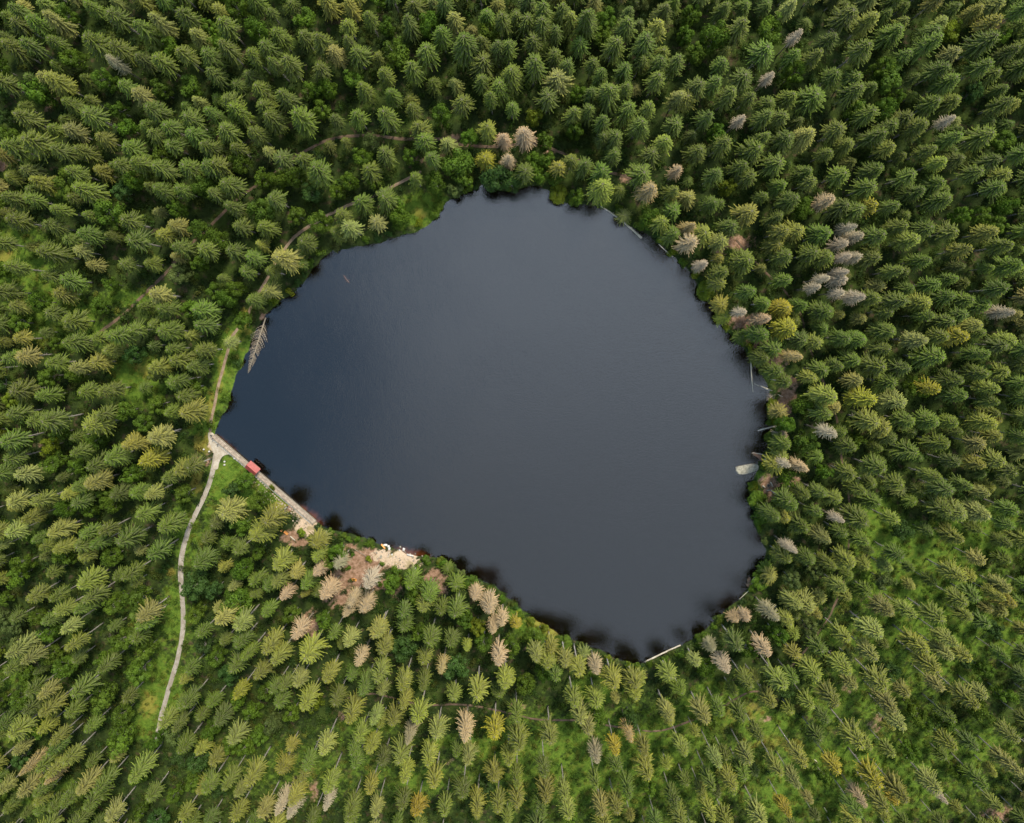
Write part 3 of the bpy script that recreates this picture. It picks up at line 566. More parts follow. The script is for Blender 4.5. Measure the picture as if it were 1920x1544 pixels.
TINT = {'g': (0.084, 0.118, 0.013), 'y': (0.156, 0.170, 0.024), 'yy': (0.225, 0.195, 0.016), 'p': (0.180, 0.186, 0.042), 't': (0.074, 0.106, 0.015)}
BT = {'b': (0.078, 0.130, 0.012), 'by': (0.130, 0.165, 0.012), 'bt': (0.048, 0.090, 0.018), 'bp': (0.095, 0.12, 0.030)}
DT = {'d': (0.35, 0.245, 0.12), 'w': (0.34, 0.275, 0.165), 'dy': (0.27, 0.20, 0.06), 'dyy': (0.32, 0.20, 0.05), 'dp': (0.22, 0.195, 0.095), 'dw': (0.36, 0.29, 0.19)}
CW = {'g': 'mid green', 'y': 'yellow green', 'yy': 'golden yellow', 'p': 'pale grey green', 't': 'bluish green', 'b': 'leaf green', 'by': 'lime green', 'bt': 'dark green', 'bp': 'olive green',
      'd': 'tan brown', 'w': 'bleached grey', 'dy': 'yellow brown', 'dyy': 'orange brown', 'dp': 'half-green', 'dw': 'cream'}
MARKS = [(474,878,'the red roofed hut'),(408,862,'the track fork'),(752,1045,'the sandy beach'),(480,650,'the fallen grey spruce'),(1160,415,'the very long floating log'),(1398,881,'the flat granite slab'),(1441,911,'the shore fire place'),(1243,1226,'the cream log'),
(960,275,'the top shore tan trees'),(1590,510,'the upper bleached group'),(1565,815,'the big bleached tree'),(1585,975,'the small bleached tree'),(262,712,'the round grass clearing'),(293,1390,'the end of the gravel track'),(344,1130,'the gravel track bend'),(205,115,'the top left bleached tree'),
(1500,65,'the top right bleached tree'),(1450,150,'the slim bleached tree'),(1790,225,'the bleached tree at far right'),(1895,585,'the right edge bleached tree'),(1640,385,'the golden spruce'),(1640,755,'the golden spruce pair'),(872,1385,'the tan tree below the lake'),(1185,1385,'the orange brown tree'),
(555,1195,'the big tan tree'),(1118,1425,'the half green tree'),(1440,1225,'the tan tree lower right'),(520,1530,'the bottom bleached pair'),(895,1130,'the lower bank tan pair'),(225,1165,'the big pale spruce'),(1285,1450,'the hanging log'),
(0,0,'the top left photo corner'),(1920,0,'the top right photo corner'),(0,1544,'the bottom left photo corner'),(1920,1544,'the bottom right photo corner'),(960,0,'the top edge centre'),(960,1544,'the bottom edge centre'),(0,772,'the left edge centre'),(1920,772,'the right edge centre'),
(480,0,'the top edge quarter point'),(1920,1150,'the lower right edge'),(1500,1544,'the lower edge quarter point'),(280,545,'the left brown path'),(700,257,'the upper brown path'),(1335,490,'the round bleached tree'),(1475,750,'the right shore brown soil')]
MARKS = [q for q in MARKS if q[2] != 'the hanging log']
ORD = ['nearest', 'second', 'third', 'fourth', 'fifth', 'sixth', 'seventh', 'eighth', 'ninth', 'tenth', 'eleventh', 'twelfth', 'thirteenth', 'fourteenth', 'fifteenth', 'sixteenth', 'seventeenth', 'eighteenth', 'nineteenth', 'twentieth']
SECT = ['right of', 'above right of', 'above', 'above left of', 'left of', 'below left of', 'below', 'below right of']
TO_LABEL = []    # object, what it is, tip pixel
def say_where():
    """tell each tree apart by colour and by its rank from the nearest landmark, on one side of it"""
    def sector(u, v, m_): return int(((math.degrees(math.atan2(-(v - m_[1]), u - m_[0])) % 360 + 22.5) % 360) // 45)
    for o, what, u, v in TO_LABEL:
        if o is None: continue
        m_ = min(MARKS, key=lambda q: (q[0] - u) ** 2 + (q[1] - v) ** 2); sc_ = sector(u, v, m_); dd = math.hypot(u - m_[0], v - m_[1])
        rank = sum(1 for _, w2, u2, v2 in TO_LABEL if w2 == what and math.hypot(u2 - m_[0], v2 - m_[1]) < dd - 1e-9 and sector(u2, v2, m_) == sc_)
        o['label'] = f"{what}, {ORD[min(rank, len(ORD) - 1)]} one {SECT[sc_]} {m_[2]}"

occupied = []   # x, y, radius of standing trees
def jit(c, k=0.13, r=rng):
    q = 1 + r.uniform(-k, k); return [max(0.0, x * q * (1 + r.uniform(-k * .5, k * .5))) for x in c]
def plant_tree(kind, code, u, v, big, tip_h):
    """put a tree so that its tip shows at u, v; shorter where the bank leaves no room"""
    h_ = tip_h
    while True:
        p = at(u, v, h_); d = float(sdist([(p.x, p.y)])[0])
        if d > 0.9 or h_ <= 5: break
        h_ -= 1.0
    if d < 0.9:     # move the foot onto the bank
        for _ in range(60):
            e = 0.5
            gx = sdist([(p.x + e, p.y)])[0] - sdist([(p.x - e, p.y)])[0]; gy = sdist([(p.x, p.y + e)])[0] - sdist([(p.x, p.y - e)])[0]
            n_ = math.hypot(gx, gy) + 1e-9; p.x += gx / n_ * .4; p.y += gy / n_ * .4
            if sdist([(p.x, p.y)])[0] > 0.9: break
    return p, h_
def make_tree(kind, meshes, crown_name, p, sc, h_, tint, label, cat, group, rz=None):
    z = gz(p.x, p.y) - 0.1
    root = empty(kind, (p.x, p.y, z), rng.uniform(0, 6.28) if rz is None else rz, (sc, sc, h_))
    tag(root, None, cat, group); TO_LABEL.append((root, *label))
    c = link(crown_name, meshes[0], root); c['tint'] = tint
    link('trunk' if crown_name != 'foliage' else 'stem', meshes[1], root)
    return root

conifers = []; decid = []; deads = []; shrubs = []
for u, v, code in CROPS:
    big = code.endswith('L'); k = code[:-1] if big else code
    if k.startswith('s'): shrubs.append((u, v, k[1:], big))
    elif k in BT: decid.append((u, v, k, big))
    elif k in TINT: conifers.append((u, v, k, big))
    else: deads.append((u, v, k, big))

def spruce_scale(p, big, r):
    return (1.13 if big else 0.92) * r.uniform(0.84, 1.12)
con_data = []   # p, sc, hz, code, tint, px
for u, v, k, big in conifers:
    h_ = rng.uniform(18.5, 24) * (1.06 if big else .97)
    if v > 1150: h_ += 3
    p, h2 = plant_tree('spruce', k, u, v, big, h_)
    sc = spruce_scale(p, big, rng) * (1 if h2 > 14 else 0.85)
    con_data.append([p, sc, h2 / 25.0, k, jit(TINT[k], .2), u, v, True]); occupied.append((p.x, p.y, 3.4 * sc))
for lst, hh in ((deads, 23), (decid, 15)):
    for it in lst:
        u, v, k, big = it
        h_ = hh * rng.uniform(.9, 1.08) * (1.08 if big else .95)
        p, h2 = plant_tree('t', k, u, v, big, h_)
        occupied.append((p.x, p.y, 3.2))
        if k in DT:
            sparse = k == 'w'
            ms = (DEADM if rng.random() < (0.72 if not sparse else .45) else BARE) if sparse else DEADM
            sc = (1.2 if big else .92) * rng.uniform(.93, 1.07)
            d = float(sdist([(p.x, p.y)])[0])
            make_tree('dead_spruce', rng.choice(ms), 'crown', p, sc, h2 / 25, jit(DT[k], .08), ('dead ' + CW[k] + ' spruce', u, v), 'dead tree', 'dead and dying spruces around the lake')
        else:
            sc = (1.25 if big else .84) * rng.uniform(.9, 1.1)
            d = float(sdist([(p.x, p.y)])[0])
            make_tree('broadleaf_tree', rng.choice(BRD), 'crown', p, sc, h2 / 13.5, jit(BT[k]), (CW[k] + ' broadleaf tree', u, v), 'tree', 'broadleaf trees around the lake')
n_brd = len(decid)

# filler trees between the ones read off the photo
OPEN = [(432,905,46,.0),(262,712,52,.05),(15,480,46,.15),(300,1300,44,.05),(330,1150,24,.1),(430,690,34,0),(395,800,40,0),(700,1055,95,0),(555,980,50,0),(790,395,40,0),(1120,1290,36,.1),(1060,1380,60,.15),(1850,1000,90,.2),(1700,1010,60,.15),(1560,1320,60,.2),(1390,1320,70,.15),(1480,1470,130,.14),(1690,1220,110,.2),(1000,1420,260,.14),(620,1440,140,.3),(1750,1330,190,.22),(1445,905,30,.0),(1475,745,26,.0),(1395,610,26,.2),(240,560,70,.3),(365,880,30,.05),(1640,960,50,.3)]
fill = []
fr_ = random.Random(21)
oc = [(a, b, c) for a, b, c in occupied]
cell = {}
def put(x, y, r): cell.setdefault((int(x // 6), int(y // 6)), []).append((x, y, r))
for a, b, c in oc: put(a, b, c)
def clear(x, y, r):
    i, j = int(x // 6), int(y // 6)
    for di in (-2, -1, 0, 1, 2):
        for dj in (-2, -1, 0, 1, 2):
            for a, b, c in cell.get((i + di, j + dj), ()):
                if (a - x) ** 2 + (b - y) ** 2 < (r + c) ** 2: return False
    return True
for k in range(26000):
    x, y = fr_.uniform(-235, 235), fr_.uniform(-245, 165)
    if LK_D(x, y) < 2.5: continue
    gu, gv = to_px(x, y, 0.5)
    keep = 1.0
    for ox, oy, r_, q in OPEN:
        if (gu - ox) ** 2 + (gv - oy) ** 2 < r_ * r_: keep = min(keep, q)
    if keep < .03: continue
    left = gu < 720 and gv < 560 or gu < 620
    bl = fr_.random() < (0.55 if left else 0.12)
    r_ = (2.4 if not bl else 2.6) * (1.10 if gv > 1100 else 1) * (1 + (1 - keep) * .75) * fr_.choice((1, 1, 1.25, .88))
    if not clear(x, y, r_): continue
    if near_path(x, y, 1.6): continue
    if ((PATHS[0][0] - (x, y)) ** 2).sum(1).min() < 49: continue
    put(x, y, r_ * 0.95)
    fill.append((x, y, bl, gu, gv))
for x, y, bl, gu, gv in fill:
    inside = -40 < gu < 1960 and -30 < gv < 1580
    r = fr_
    if bl and inside and n_brd < 290:
        n_brd += 1; k = r.choice(['b', 'b', 'bt', 'by' if r.random() < .4 else 'b', 'bp'])
        h2 = r.uniform(9, 15); p = Vector((x, y, 0)); uu, vv_ = to_px(x, y, h2)
        d = LK_D(x, y)
        make_tree('broadleaf_tree', r.choice(BRD), 'crown', p, r.uniform(.6, .95), h2 / 13.5, jit(BT[k]), (CW[k] + ' broadleaf tree', uu, vv_), 'tree', 'broadleaf trees around the lake')
    else:
        low = gv > 900
        k = r.choices(['g', 'y', 'p', 't', 'yy'], [5, 2.6 if low else 1.2, 1.4, 1.1, .03])[0]
        h2 = r.choice((r.uniform(14, 22), r.uniform(8, 16))) + (3 if gv > 1150 else 0); p = Vector((x, y, 0))
        con_data.append([p, r.uniform(.72, 1.0) * (1 if h2 > 15 else .78), h2 / 25, k, jit(TINT[k], .2), *to_px(x, y, h2), False])
# a spruce counts as an individual when it shows largest: tall, wide, in frame and read off the photo
def weight(c):
    p, sc, hz, k, tint, u, v, hand = c
    infr = 15 < u < 1905 and 10 < v < 1535
    return (infr, hand, sc * hz * 25 / (270 - 25 * hz * .5))
con_data.sort(key=weight, reverse=True)
for p, sc, hz, k, tint, u, v, hand in con_data[:300]:
    d = float(sdist([(p.x, p.y)])[0])
    make_tree('spruce_tree', SPR[rng.choice((1, 2, 4, 7, 11, 12, 7))] if v > 1150 else rng.choice(SPR), 'crown', p, sc, hz, tint, (CW[k] + ' spruce', u, v), 'spruce', 'spruces around the lake')

# ------------------------------------------------------------ masses nobody could count, one object each
def instancer(name, pts, protos, label, cat):
    """pts: (x, y, z, rot, sx, sz, idx, tint)"""
    pc = bpy.data.collections.new(name + '_sources')
    for i, me in enumerate(protos):
        o = bpy.data.objects.new(f"{name}_source_{i:02d}", me); pc.objects.link(o)
    me = bpy.data.meshes.new(name); me.from_pydata([q[:3] for q in pts], [], [])
    a = me.attributes.new('rotz', 'FLOAT', 'POINT'); a.data.foreach_set('value', [q[3] for q in pts])
    a = me.attributes.new('scl', 'FLOAT_VECTOR', 'POINT'); a.data.foreach_set('vector', [c for q in pts for c in (q[4], q[4], q[5])])
    a = me.attributes.new('pick', 'INT', 'POINT'); a.data.foreach_set('value', [q[6] for q in pts])
    a = me.attributes.new('tint', 'FLOAT_VECTOR', 'POINT'); a.data.foreach_set('vector', [c for q in pts for c in q[7]])
    g = bpy.data.node_groups.new(name, 'GeometryNodeTree'); g.is_modifier = True
    g.interface.new_socket('Geometry', in_out='INPUT', socket_type='NodeSocketGeometry'); g.interface.new_socket('Geometry', in_out='OUTPUT', socket_type='NodeSocketGeometry')
    gi = g.nodes.new('NodeGroupInput'); go = g.nodes.new('NodeGroupOutput')
    ci = g.nodes.new('GeometryNodeCollectionInfo'); ci.inputs['Collection'].default_value = pc
    ci.inputs['Separate Children'].default_value = True; ci.inputs['Reset Children'].default_value = True
    ip = g.nodes.new('GeometryNodeInstanceOnPoints'); ip.inputs['Pick Instance'].default_value = True
    def na(n_, ty):
        q = g.nodes.new('GeometryNodeInputNamedAttribute'); q.data_type = ty; q.inputs['Name'].default_value = n_
        return q.outputs['Attribute']
    cx = g.nodes.new('ShaderNodeCombineXYZ')
    g.links.new(na('rotz', 'FLOAT'), cx.inputs[2]); g.links.new(cx.outputs[0], ip.inputs['Rotation'])
    g.links.new(na('scl', 'FLOAT_VECTOR'), ip.inputs['Scale']); g.links.new(na('pick', 'INT'), ip.inputs['Instance Index'])
    g.links.new(gi.outputs[0], ip.inputs['Points']); g.links.new(ci.outputs[0], ip.inputs['Instance'])
    g.links.new(ip.outputs[0], go.inputs[0])
    o = link(name, me); md = o.modifiers.new('scatter', 'NODES'); md.node_group = g
    tag(o, label, cat, kind='stuff'); return o
def joined(name, a, b):
    """one mesh with a tree's crown and trunk together"""
    bm = bmesh.new(); bm.from_mesh(a); me = bpy.data.meshes.new(name)
    n0 = len(bm.faces); bm.from_mesh(b); bm.faces.ensure_lookup_table()
    for f in bm.faces[n0:]: f.material_index = len(a.materials)
    bm.to_mesh(me); bm.free()
    for m_ in a.materials: me.materials.append(m_)
    for m_ in b.materials: me.materials.append(m_)
    return me
FJ = [joined('forest_spruce', a, b) for a, b in SPR]
rest = con_data[300:]
TO_LABEL += [(None, CW[q[3]] + ' spruce', q[5], q[6]) for q in rest]
zz = height([(q[0].x, q[0].y) for q in rest])
instancer('spruce_forest', [(q[0].x, q[0].y, float(z_) - .1, rng.uniform(0, 6.28), q[1], q[2], rng.choice((1, 2, 4, 7, 11, 12, 7)) if q[6] > 1150 else rng.randrange(len(FJ)), q[4]) for q, z_ in zip(rest, zz)], FJ,
          'mass of further green spruces filling the forest all around the lake', 'forest')
print('conifers', len(con_data), 'hand', len(conifers), 'broad', n_brd, 'dead', len(deads), 'fill', len(fill))

# undergrowth: leafy clumps and grass tussocks between the trees
def clump(seed, kind):
    r = random.Random(seed); mb = MB()
    if kind == 0:
        for i in range(4):
            c = Vector((r.uniform(-.6, .6), r.uniform(-.6, .6), r.uniform(.3, .9))); tone = r.uniform(.15, .8)
            for f in leaf_blob(mb, c, .55, .55, .45, 26, .17, r): mb.face(f, 0, min(1, max(0, tone + r.uniform(-.2, .2))))
    else:
        for i in range(46):
            a = r.uniform(0, 6.28); q = math.sqrt(r.random()) * .9; b_ = Vector((math.cos(a) * q, math.sin(a) * q, 0)); d = Vector((r.uniform(-.5, .5), r.uniform(-.5, .5), r.uniform(.25, .55)))
            s = Vector((-d.y, d.x, 0)).normalized() * .07; tone = r.uniform(.1, .9)
            mb.face([b_ - s, b_ + s, b_ + d + s * .3, b_ + d - s * .3], 0, tone)
    return mb.mesh('undergrowth_clump', [M_LEAF])
CL = [clump(600 + i, 0) for i in range(4)] + [clump(650 + i, 1) for i in range(3)]
ug = []; ur = random.Random(77)
for k in range(44000):
    x, y = ur.uniform(-225, 225), ur.uniform(-232, 150)
    d = LK_D(x, y)
    if d < 0.5: continue
    if LK_SAND(x, y) > 0.28 or LK_DIRT(x, y) > 0.42 and ur.random() < .93: continue
    lush = LK_LUSH(x, y)
    if lush < .3 and ur.random() < 0.35: continue
    if near_path(x, y, 0.35): continue
    gu, gv = to_px(x, y, 0.5)
    if 385 < gu < 600 and abs((gv - 816) - (gu - 400) * .853) < 16: continue
    if 386 < gu < 440 and 808 < gv < 882: continue
    lawn = (gu - 425) ** 2 + (gv - 890) ** 2 < 36 ** 2 or (gu - 262) ** 2 + (gv - 712) ** 2 < 34 ** 2
    grass = lush > .35 and ur.random() < (.6 if not lawn else .97)
    i = 4 + ur.randrange(3) if grass else ur.randrange(4)
    s = ur.uniform(.55, 1.3) if grass else ur.uniform(.5, 1.5) * (1.25 if lush < .4 else 1)
    yl = LK_YELL(x, y)
    if yl > .4 and ur.random() < .6: c_ = (0.20, 0.165, 0.03)
    elif lush > .35: c_ = ur.choice([(0.09, 0.148, 0.016), (0.115, 0.165, 0.020), (0.068, 0.120, 0.014), (0.14, 0.155, 0.024)])
    else: c_ = ur.choice([(0.042, 0.076, 0.012), (0.055, 0.092, 0.013), (0.036, 0.066, 0.014), (0.064, 0.080, 0.014)])
    ug.append((x, y, LK_H(x, y) - .05, ur.uniform(0, 6.28), s, s * ur.uniform(.7, 1.2), i, jit(c_, .15, ur)))
instancer('undergrowth', ug, CL, 'ground cover of green ferns, grass and low bushes between the trees', 'undergrowth')

# shrubs standing along the bank and on the beach
SHORE_SHRUBS = []
acc = 0.0
for i in range(len(SHORE)):
    a_, b_ = SHORE[i], SHORE[(i + 1) % len(SHORE)]; L_ = np.linalg.norm(b_ - a_)
    if L_ > 15: continue
    acc += L_
    if acc < 3.6: continue
    acc = rng.uniform(-1.6, 0.6)
    tng = (b_ - a_) / (L_ + 1e-9); nrm = np.array([tng[1], -tng[0]]) * sgn
    q = a_ + nrm * rng.uniform(0.5, 1.9); u, v = to_px(q[0], q[1], 1)
    if 690 < u < 790 and 1000 < v < 1060: continue
    if 380 < u < 480 and 560 < v < 830 and rng.random() < .8: continue
    if 1385 < u < 1425 and 865 < v < 895: continue
    if 385 < u < 592 and 800 < v < 985 and abs((v - 817) - (u - 400) * .857) < 30: continue
    SHORE_SHRUBS.append((u, v, rng.choice(['b', 'b', 'bt', 'by', 'bp']), False))
for u, v in [(692,1049),(661,1040),(652,1066),(716,1059),(745,1070),(747,1081),(726,1075),(772,1078),(784,1058),(800,1052),(711,1093),(828,1056),(433,750),(1397,908),(1404,928)]:
    SHORE_SHRUBS.append((u, v, 'by' if u in (747, 1397, 692) else 'b', u in (745, 747, 433, 1404, 828)))
for u, v, k, big in shrubs + SHORE_SHRUBS:
    if k.startswith('w') or k == 'bw': k = 'b'
    p = at(u, v, 1.0); d = float(sdist([(p.x, p.y)])[0])
    if d < 0.5: p, _ = plant_tree('s', k, u, v, False, 1.0); d = 1
    s = rng.uniform(.85, 1.35) * (1.35 if big else 1)
    if 640 < u < 800 and 1030 < v < 1100: s *= .8
    make_tree('shrub', rng.choice(SHR), 'foliage', p, s, s * rng.uniform(.9, 1.3), jit(BT[k], .15), (CW[k] + ' shrub', u, v), 'shrub', 'shrubs along the lake bank')

# ------------------------------------------------------------ dam and its hut
A0, B0 = at(400, 817.5, 1.2), at(590, 980, 1.2)
dv = (B0 - A0); dv.z = 0; DL = dv.length; dn = dv.normalized(); ang = math.atan2(dn.y, dn.x)
nl = Vector((-dn.y, dn.x, 0))
if sdist([((A0 + dv * .5 + nl * 4).x, (A0 + dv * .5 + nl * 4).y)])[0] > 0: nl = -nl   # nl points to the water
dam = empty('stone_dam', (A0.x, A0.y, 0), ang); sy = 1 if (Matrix.Rotation(ang, 3, 'Z') @ Vector((0, 1, 0))).dot(nl) > 0 else -1
tag(dam, 'straight pale stone dam with a walkway along its top, at the left lake corner', 'dam')
mb = MB(); mb.box((DL / 2, sy * -0.22, -0.4), DL, 1.75, 2.9); 
link('wall', mb.mesh('dam_wall', [M_EDGE]), dam)
mb = MB(); x = 0.0; rr = random.Random(5)
while x < DL - .3:
    wv = rr.uniform(1.1, 1.6); wv = min(wv, DL - x)
    for j in (-1, 1): mb.box((x + wv / 2, sy * -0.2 + j * .28, 1.08), wv - .05, .52, .1 + rr.uniform(-.012, .02))
    x += wv
link('walkway', mb.mesh('dam_walkway', [M_STONE]), dam)
for off_, hh_ in ((0.50, .34), (-0.93, .22)):
    mb = MB(); x = 0.0
    while x < DL - .2:
        wv = min(rr.uniform(.8, 1.5), DL - x); mb.box((x + wv / 2, sy * off_, 1.05 + hh_ / 2), wv - .04, .26, hh_ + rr.uniform(-.03, .04)); x += wv
    link('parapet', mb.mesh('dam_parapet', [M_STONE if off_ > 0 else M_EDGE]), dam)
# low retaining wall on the land side
lw = empty('low_stone_wall', at(432, 851, .6)); tag(lw, 'low line of stones on the land side of the dam, below the walkway', 'wall')
mb = MB(); ln = smooth_line([at(u, v, .6) - at(432, 851, .6) for u, v in [(438, 858), (468, 884), (500, 915), (530, 944), (556, 962), (572, 968)]], 1.0)
for i, p in enumerate(ln):
    W_ = p + at(432, 851, .6); s = rr.uniform(.25, .42)
    mb.box((p.x, p.y, gz(W_.x, W_.y) - .6 + .12), s * 2, s * 1.2, .3, ang + rr.uniform(-.2, .2))
link('stones', mb.mesh('wall_stones', [M_STONE]), lw)
# railing on the land side
rl = empty('dam_railing', (A0.x, A0.y, 1.1), ang); tag(rl, 'thin metal railing running along the land edge of the dam', 'railing')
mb = MB(); mb.tube([(0.5, sy * -0.93, 1.2), (DL - 1, sy * -0.93, 1.2)], [.035, .035], 6); mb.tube([(0.5, sy * -0.93, .7), (DL - 1, sy * -0.93, .7)], [.025, .025], 6)
link('rail', mb.mesh('rail', [M_METAL]), rl)
pmx = MB(); pmx.tube([(0, 0, .18), (0, 0, 1.2)], [.035, .035], 6); pm_ = pmx.mesh('rail_post', [M_METAL])
k = .6
while k < DL - 1:
    q = link('post', pm_, rl); q.location = (k, sy * -0.93, 0); k += 2.5
# hut
hc = at(474, 878.5, 2.6); hut = empty('dam_hut', (hc.x, hc.y, 0), ang)
tag(hut, 'small hut with a bright red gabled roof standing across the dam', 'hut')
SX, SY, WZ = 3.6, 2.5, 3.0
mb = MB()
for s in (-1, 1):
    mb.box((0, s * (SY / 2), 2.05), SX, .14, 2.0)
    mb.box((s * (SX / 2 - .07), 0, 2.05), .14, SY - .14, 2.0)
    a_ = s * (SX / 2 - .07)
    mb.face([Vector((a_ + .07, -SY / 2, 3.05)), Vector((a_ + .07, SY / 2, 3.05)), Vector((a_ + .07, 0, 3.85))]); mb.face([Vector((a_ - .07, SY / 2, 3.05)), Vector((a_ - .07, -SY / 2, 3.05)), Vector((a_ - .07, 0, 3.85))])
link('wall', mb.mesh('hut_wall', [M_BOARD]), hut)
RX, RY = 4.6, 3.5
def slope_panel(s):
    mb = MB(); n_ = 15
    lo = 3.02 - .28; top = 4.0
    for i in range(n_):       # sheet metal strips with standing seams
        xa, xb = -RX / 2 + RX * i / n_, -RX / 2 + RX * (i + 1) / n_ - .015
        P1, P2, P3, P4 = Vector((xa, s * RY / 2, lo)), Vector((xb, s * RY / 2, lo)), Vector((xb, 0, top)), Vector((xa, 0, top)); dzz = Vector((0, 0, .07))
        mb.face([P1, P2, P3, P4] if s < 0 else [P2, P1, P4, P3]); mb.face([q - dzz for q in ([P4, P3, P2, P1] if s < 0 else [P3, P4, P1, P2])])
        mb.face([P1 - dzz, P2 - dzz, P2, P1] if s < 0 else [P2 - dzz, P1 - dzz, P1, P2])
        mb.tube([P2 + Vector((.007, 0, .02)), P3 + Vector((.007, 0, .02))], [.03, .03], 4)
    for q in (-RX / 2, RX / 2): mb.tube([Vector((q, s * RY / 2, lo - .02)), Vector((q, 0, top - .02))], [.06, .06], 4)
    return mb.mesh('roof_slope', [M_ROOF])
for s in (-1, 1):
    rf = link('roof', slope_panel(s), hut)
    if s == 1:
        mb = MB(); mb.tube([(-RX / 2 - .02, 0, 4.03), (RX / 2 + .02, 0, 4.03)], [.09, .09], 6); link('ridge_cap', mb.mesh('ridge_cap', [M_ROOFCAP]), rf)
mb = MB(); mb.box((-SX / 2 - .03, 0, 1.95), .06, .95, 1.75); dr = link('door', mb.mesh('hut_door', [M_ROOFCAP]), hut)
mb = MB(); mb.box((-SX / 2 - .09, .35, 1.95), .06, .05, .14); link('handle', mb.mesh('door_handle', [M_METAL]), dr)
for s in (-1, 1):
    mb = MB(); y = s * (SY / 2 + .085); mb.box((0, y, 2.5), .9, .03, .08); mb.box((0, y, 1.8), .9, .03, .08); mb.box((-.41, y, 2.15), .08, .03, .62); mb.box((.41, y, 2.15), .08, .03, .62)
    wn = link('window', mb.mesh('window_frame', [M_METAL]), hut); mb = MB(); mb.box((0, s * (SY / 2 + .078), 2.15), .74, .01, .62); link('pane', mb.mesh('window_pane', [M_GLASS]), wn)

# ------------------------------------------------------------ logs and fallen trees
def log(name, p1, p2, r1, r2_, mat, label, cat, z=0.08, stubs=6, group=None, seed=1, z2=None, bend=.25):
    r = random.Random(seed); a_ = at(*p1, z); b_ = at(*p2, z if z2 is None else z2)
    root = empty(name, a_); tag(root, label, cat, group); d = b_ - a_; n_ = max(4, int(d.length / 1.2)); sd = Vector((-d.y, d.x, 0)).normalized()
    bw = r.uniform(-bend, bend)
    pt = [d * (i / n_) + sd * (bw * math.sin(math.pi * i / n_) + r.uniform(-.04, .04)) for i in range(n_ + 1)]
    mb = MB(); mb.tube(pt, [(r1 + (r2_ - r1) * i / n_) * r.uniform(.92, 1.08) for i in range(n_ + 1)], 9)
    link('trunk', mb.mesh('log_trunk', [mat], True), root)
    for _ in range(stubs):
        s = r.uniform(.15, .95); k = r.choice((-1, 1)); q = d * s + sd * (bw * math.sin(math.pi * s)); ll = r.uniform(.35, 1.1)
        mb = MB(); e = q + sd * (k * ll) + d.normalized() * ll * .4 + Vector((0, 0, r.uniform(0, .35))); mb.tube([q, e], [.05, .015], 5)
        link('branch_stub', mb.mesh('log_stub', [mat]), root)
    return root
log('floating_log', (1122,384), (1203,447), 0.19, 0.38, M_DRIFT, 'very long pale log floating along the upper right shore', 'log', seed=2, stubs=5, bend=.6)
log('floating_log', (1235,458), (1262,482), 0.14, 0.20, M_DRIFT, 'thin short log half hidden under trees beyond the long pale log', 'log', seed=3, stubs=2)
log('floating_log', (1408,679), (1412,736), 0.25, 0.12, M_DRIFT, 'slim pale log floating upright in the photo near the right shore', 'log', seed=4, stubs=3)
log('floating_log', (1448,733), (1426,724), 0.29, 0.22, M_DRIFT, 'pale log slanting out from the right shore beside bare branches', 'log', seed=5, stubs=2)
log('floating_log', (1424,724), (1414,719), 0.14, 0.07, M_DRIFT, 'short thin tip of a branch off the slanting pale log', 'log', seed=6, stubs=1)
log('floating_log', (1461,798), (1421,808), 0.35, 0.20, M_DRIFT, 'straight bright peeled log jutting left from the right shore', 'log', seed=7, stubs=1, z=.2, z2=.05)
log('floating_log', (1276,1210), (1209,1242), 0.28, 0.32, M_DRIFT, 'long cream log across the bottom bay of the lake', 'log', seed=8, stubs=1, z=.15)
log('floating_log', (1421,1077), (1410,1089), 0.35, 0.23, M_DRIFT, 'short pale broken log behind a rusty dead bush on the lower right shore', 'log', seed=9, stubs=0, z=.5, z2=.25)
log('floating_log', (1408,1104), (1386,1124), 0.13, 0.10, M_DRIFT, 'thin pole lying along the lower right bank', 'log', seed=10, stubs=1, z=.2)
log('sunken_branch', (644,516), (655,531), .06, .09, M_RUST, 'dark reddish branch barely showing in the open water, upper left', 'branch', seed=11, stubs=5, z=.02)
log('shore_log', (1458,740), (1468,744), .16, .12, M_DRIFT, 'grey log end lying on brown soil at the right shore', 'log', seed=12, z=.6, stubs=0)
log('shore_log', (1480,752), (1492,753), .2, .2, M_GREYWOOD, 'short grey log on brown soil under the trees, right shore', 'log', seed=13, z=.6, stubs=0)

log('forest_log', (1517,1409), (1523,1420), .2, .15, M_DRIFT, 'upper one of two short white logs on the grass, lower right', 'log', z=.7, stubs=0, seed=14, group='white logs on the grass')
log('forest_log', (1526,1424), (1533,1432), .22, .17, M_DRIFT, 'lower one of two short white logs on the grass, lower right', 'log', z=.7, stubs=0, seed=15, group='white logs on the grass')
log('forest_log', (1352,1323), (1398,1296), .14, .08, M_DRIFT, 'long thin pale fallen trunk on the grass below the lake', 'log', z=.8, stubs=2, seed=16)
log('forest_log', (1545,1514), (1551,1524), .16, .12, M_DRIFT, 'short grey log lying near the bottom edge, right of centre', 'log', z=.8, stubs=0, seed=17)
log('forest_log', (700,1108), (676,1123), .15, .08, M_GREYWOOD, 'thin grey trunk lying on brown soil among tan trees behind the beach', 'log', z=1.0, stubs=3, seed=18)
log('forest_log', (664,1030), (690,1046), .10, .05, M_GREYWOOD, 'thin stick on the bare soil left of the sandy beach', 'log', z=.8, stubs=2, seed=19)
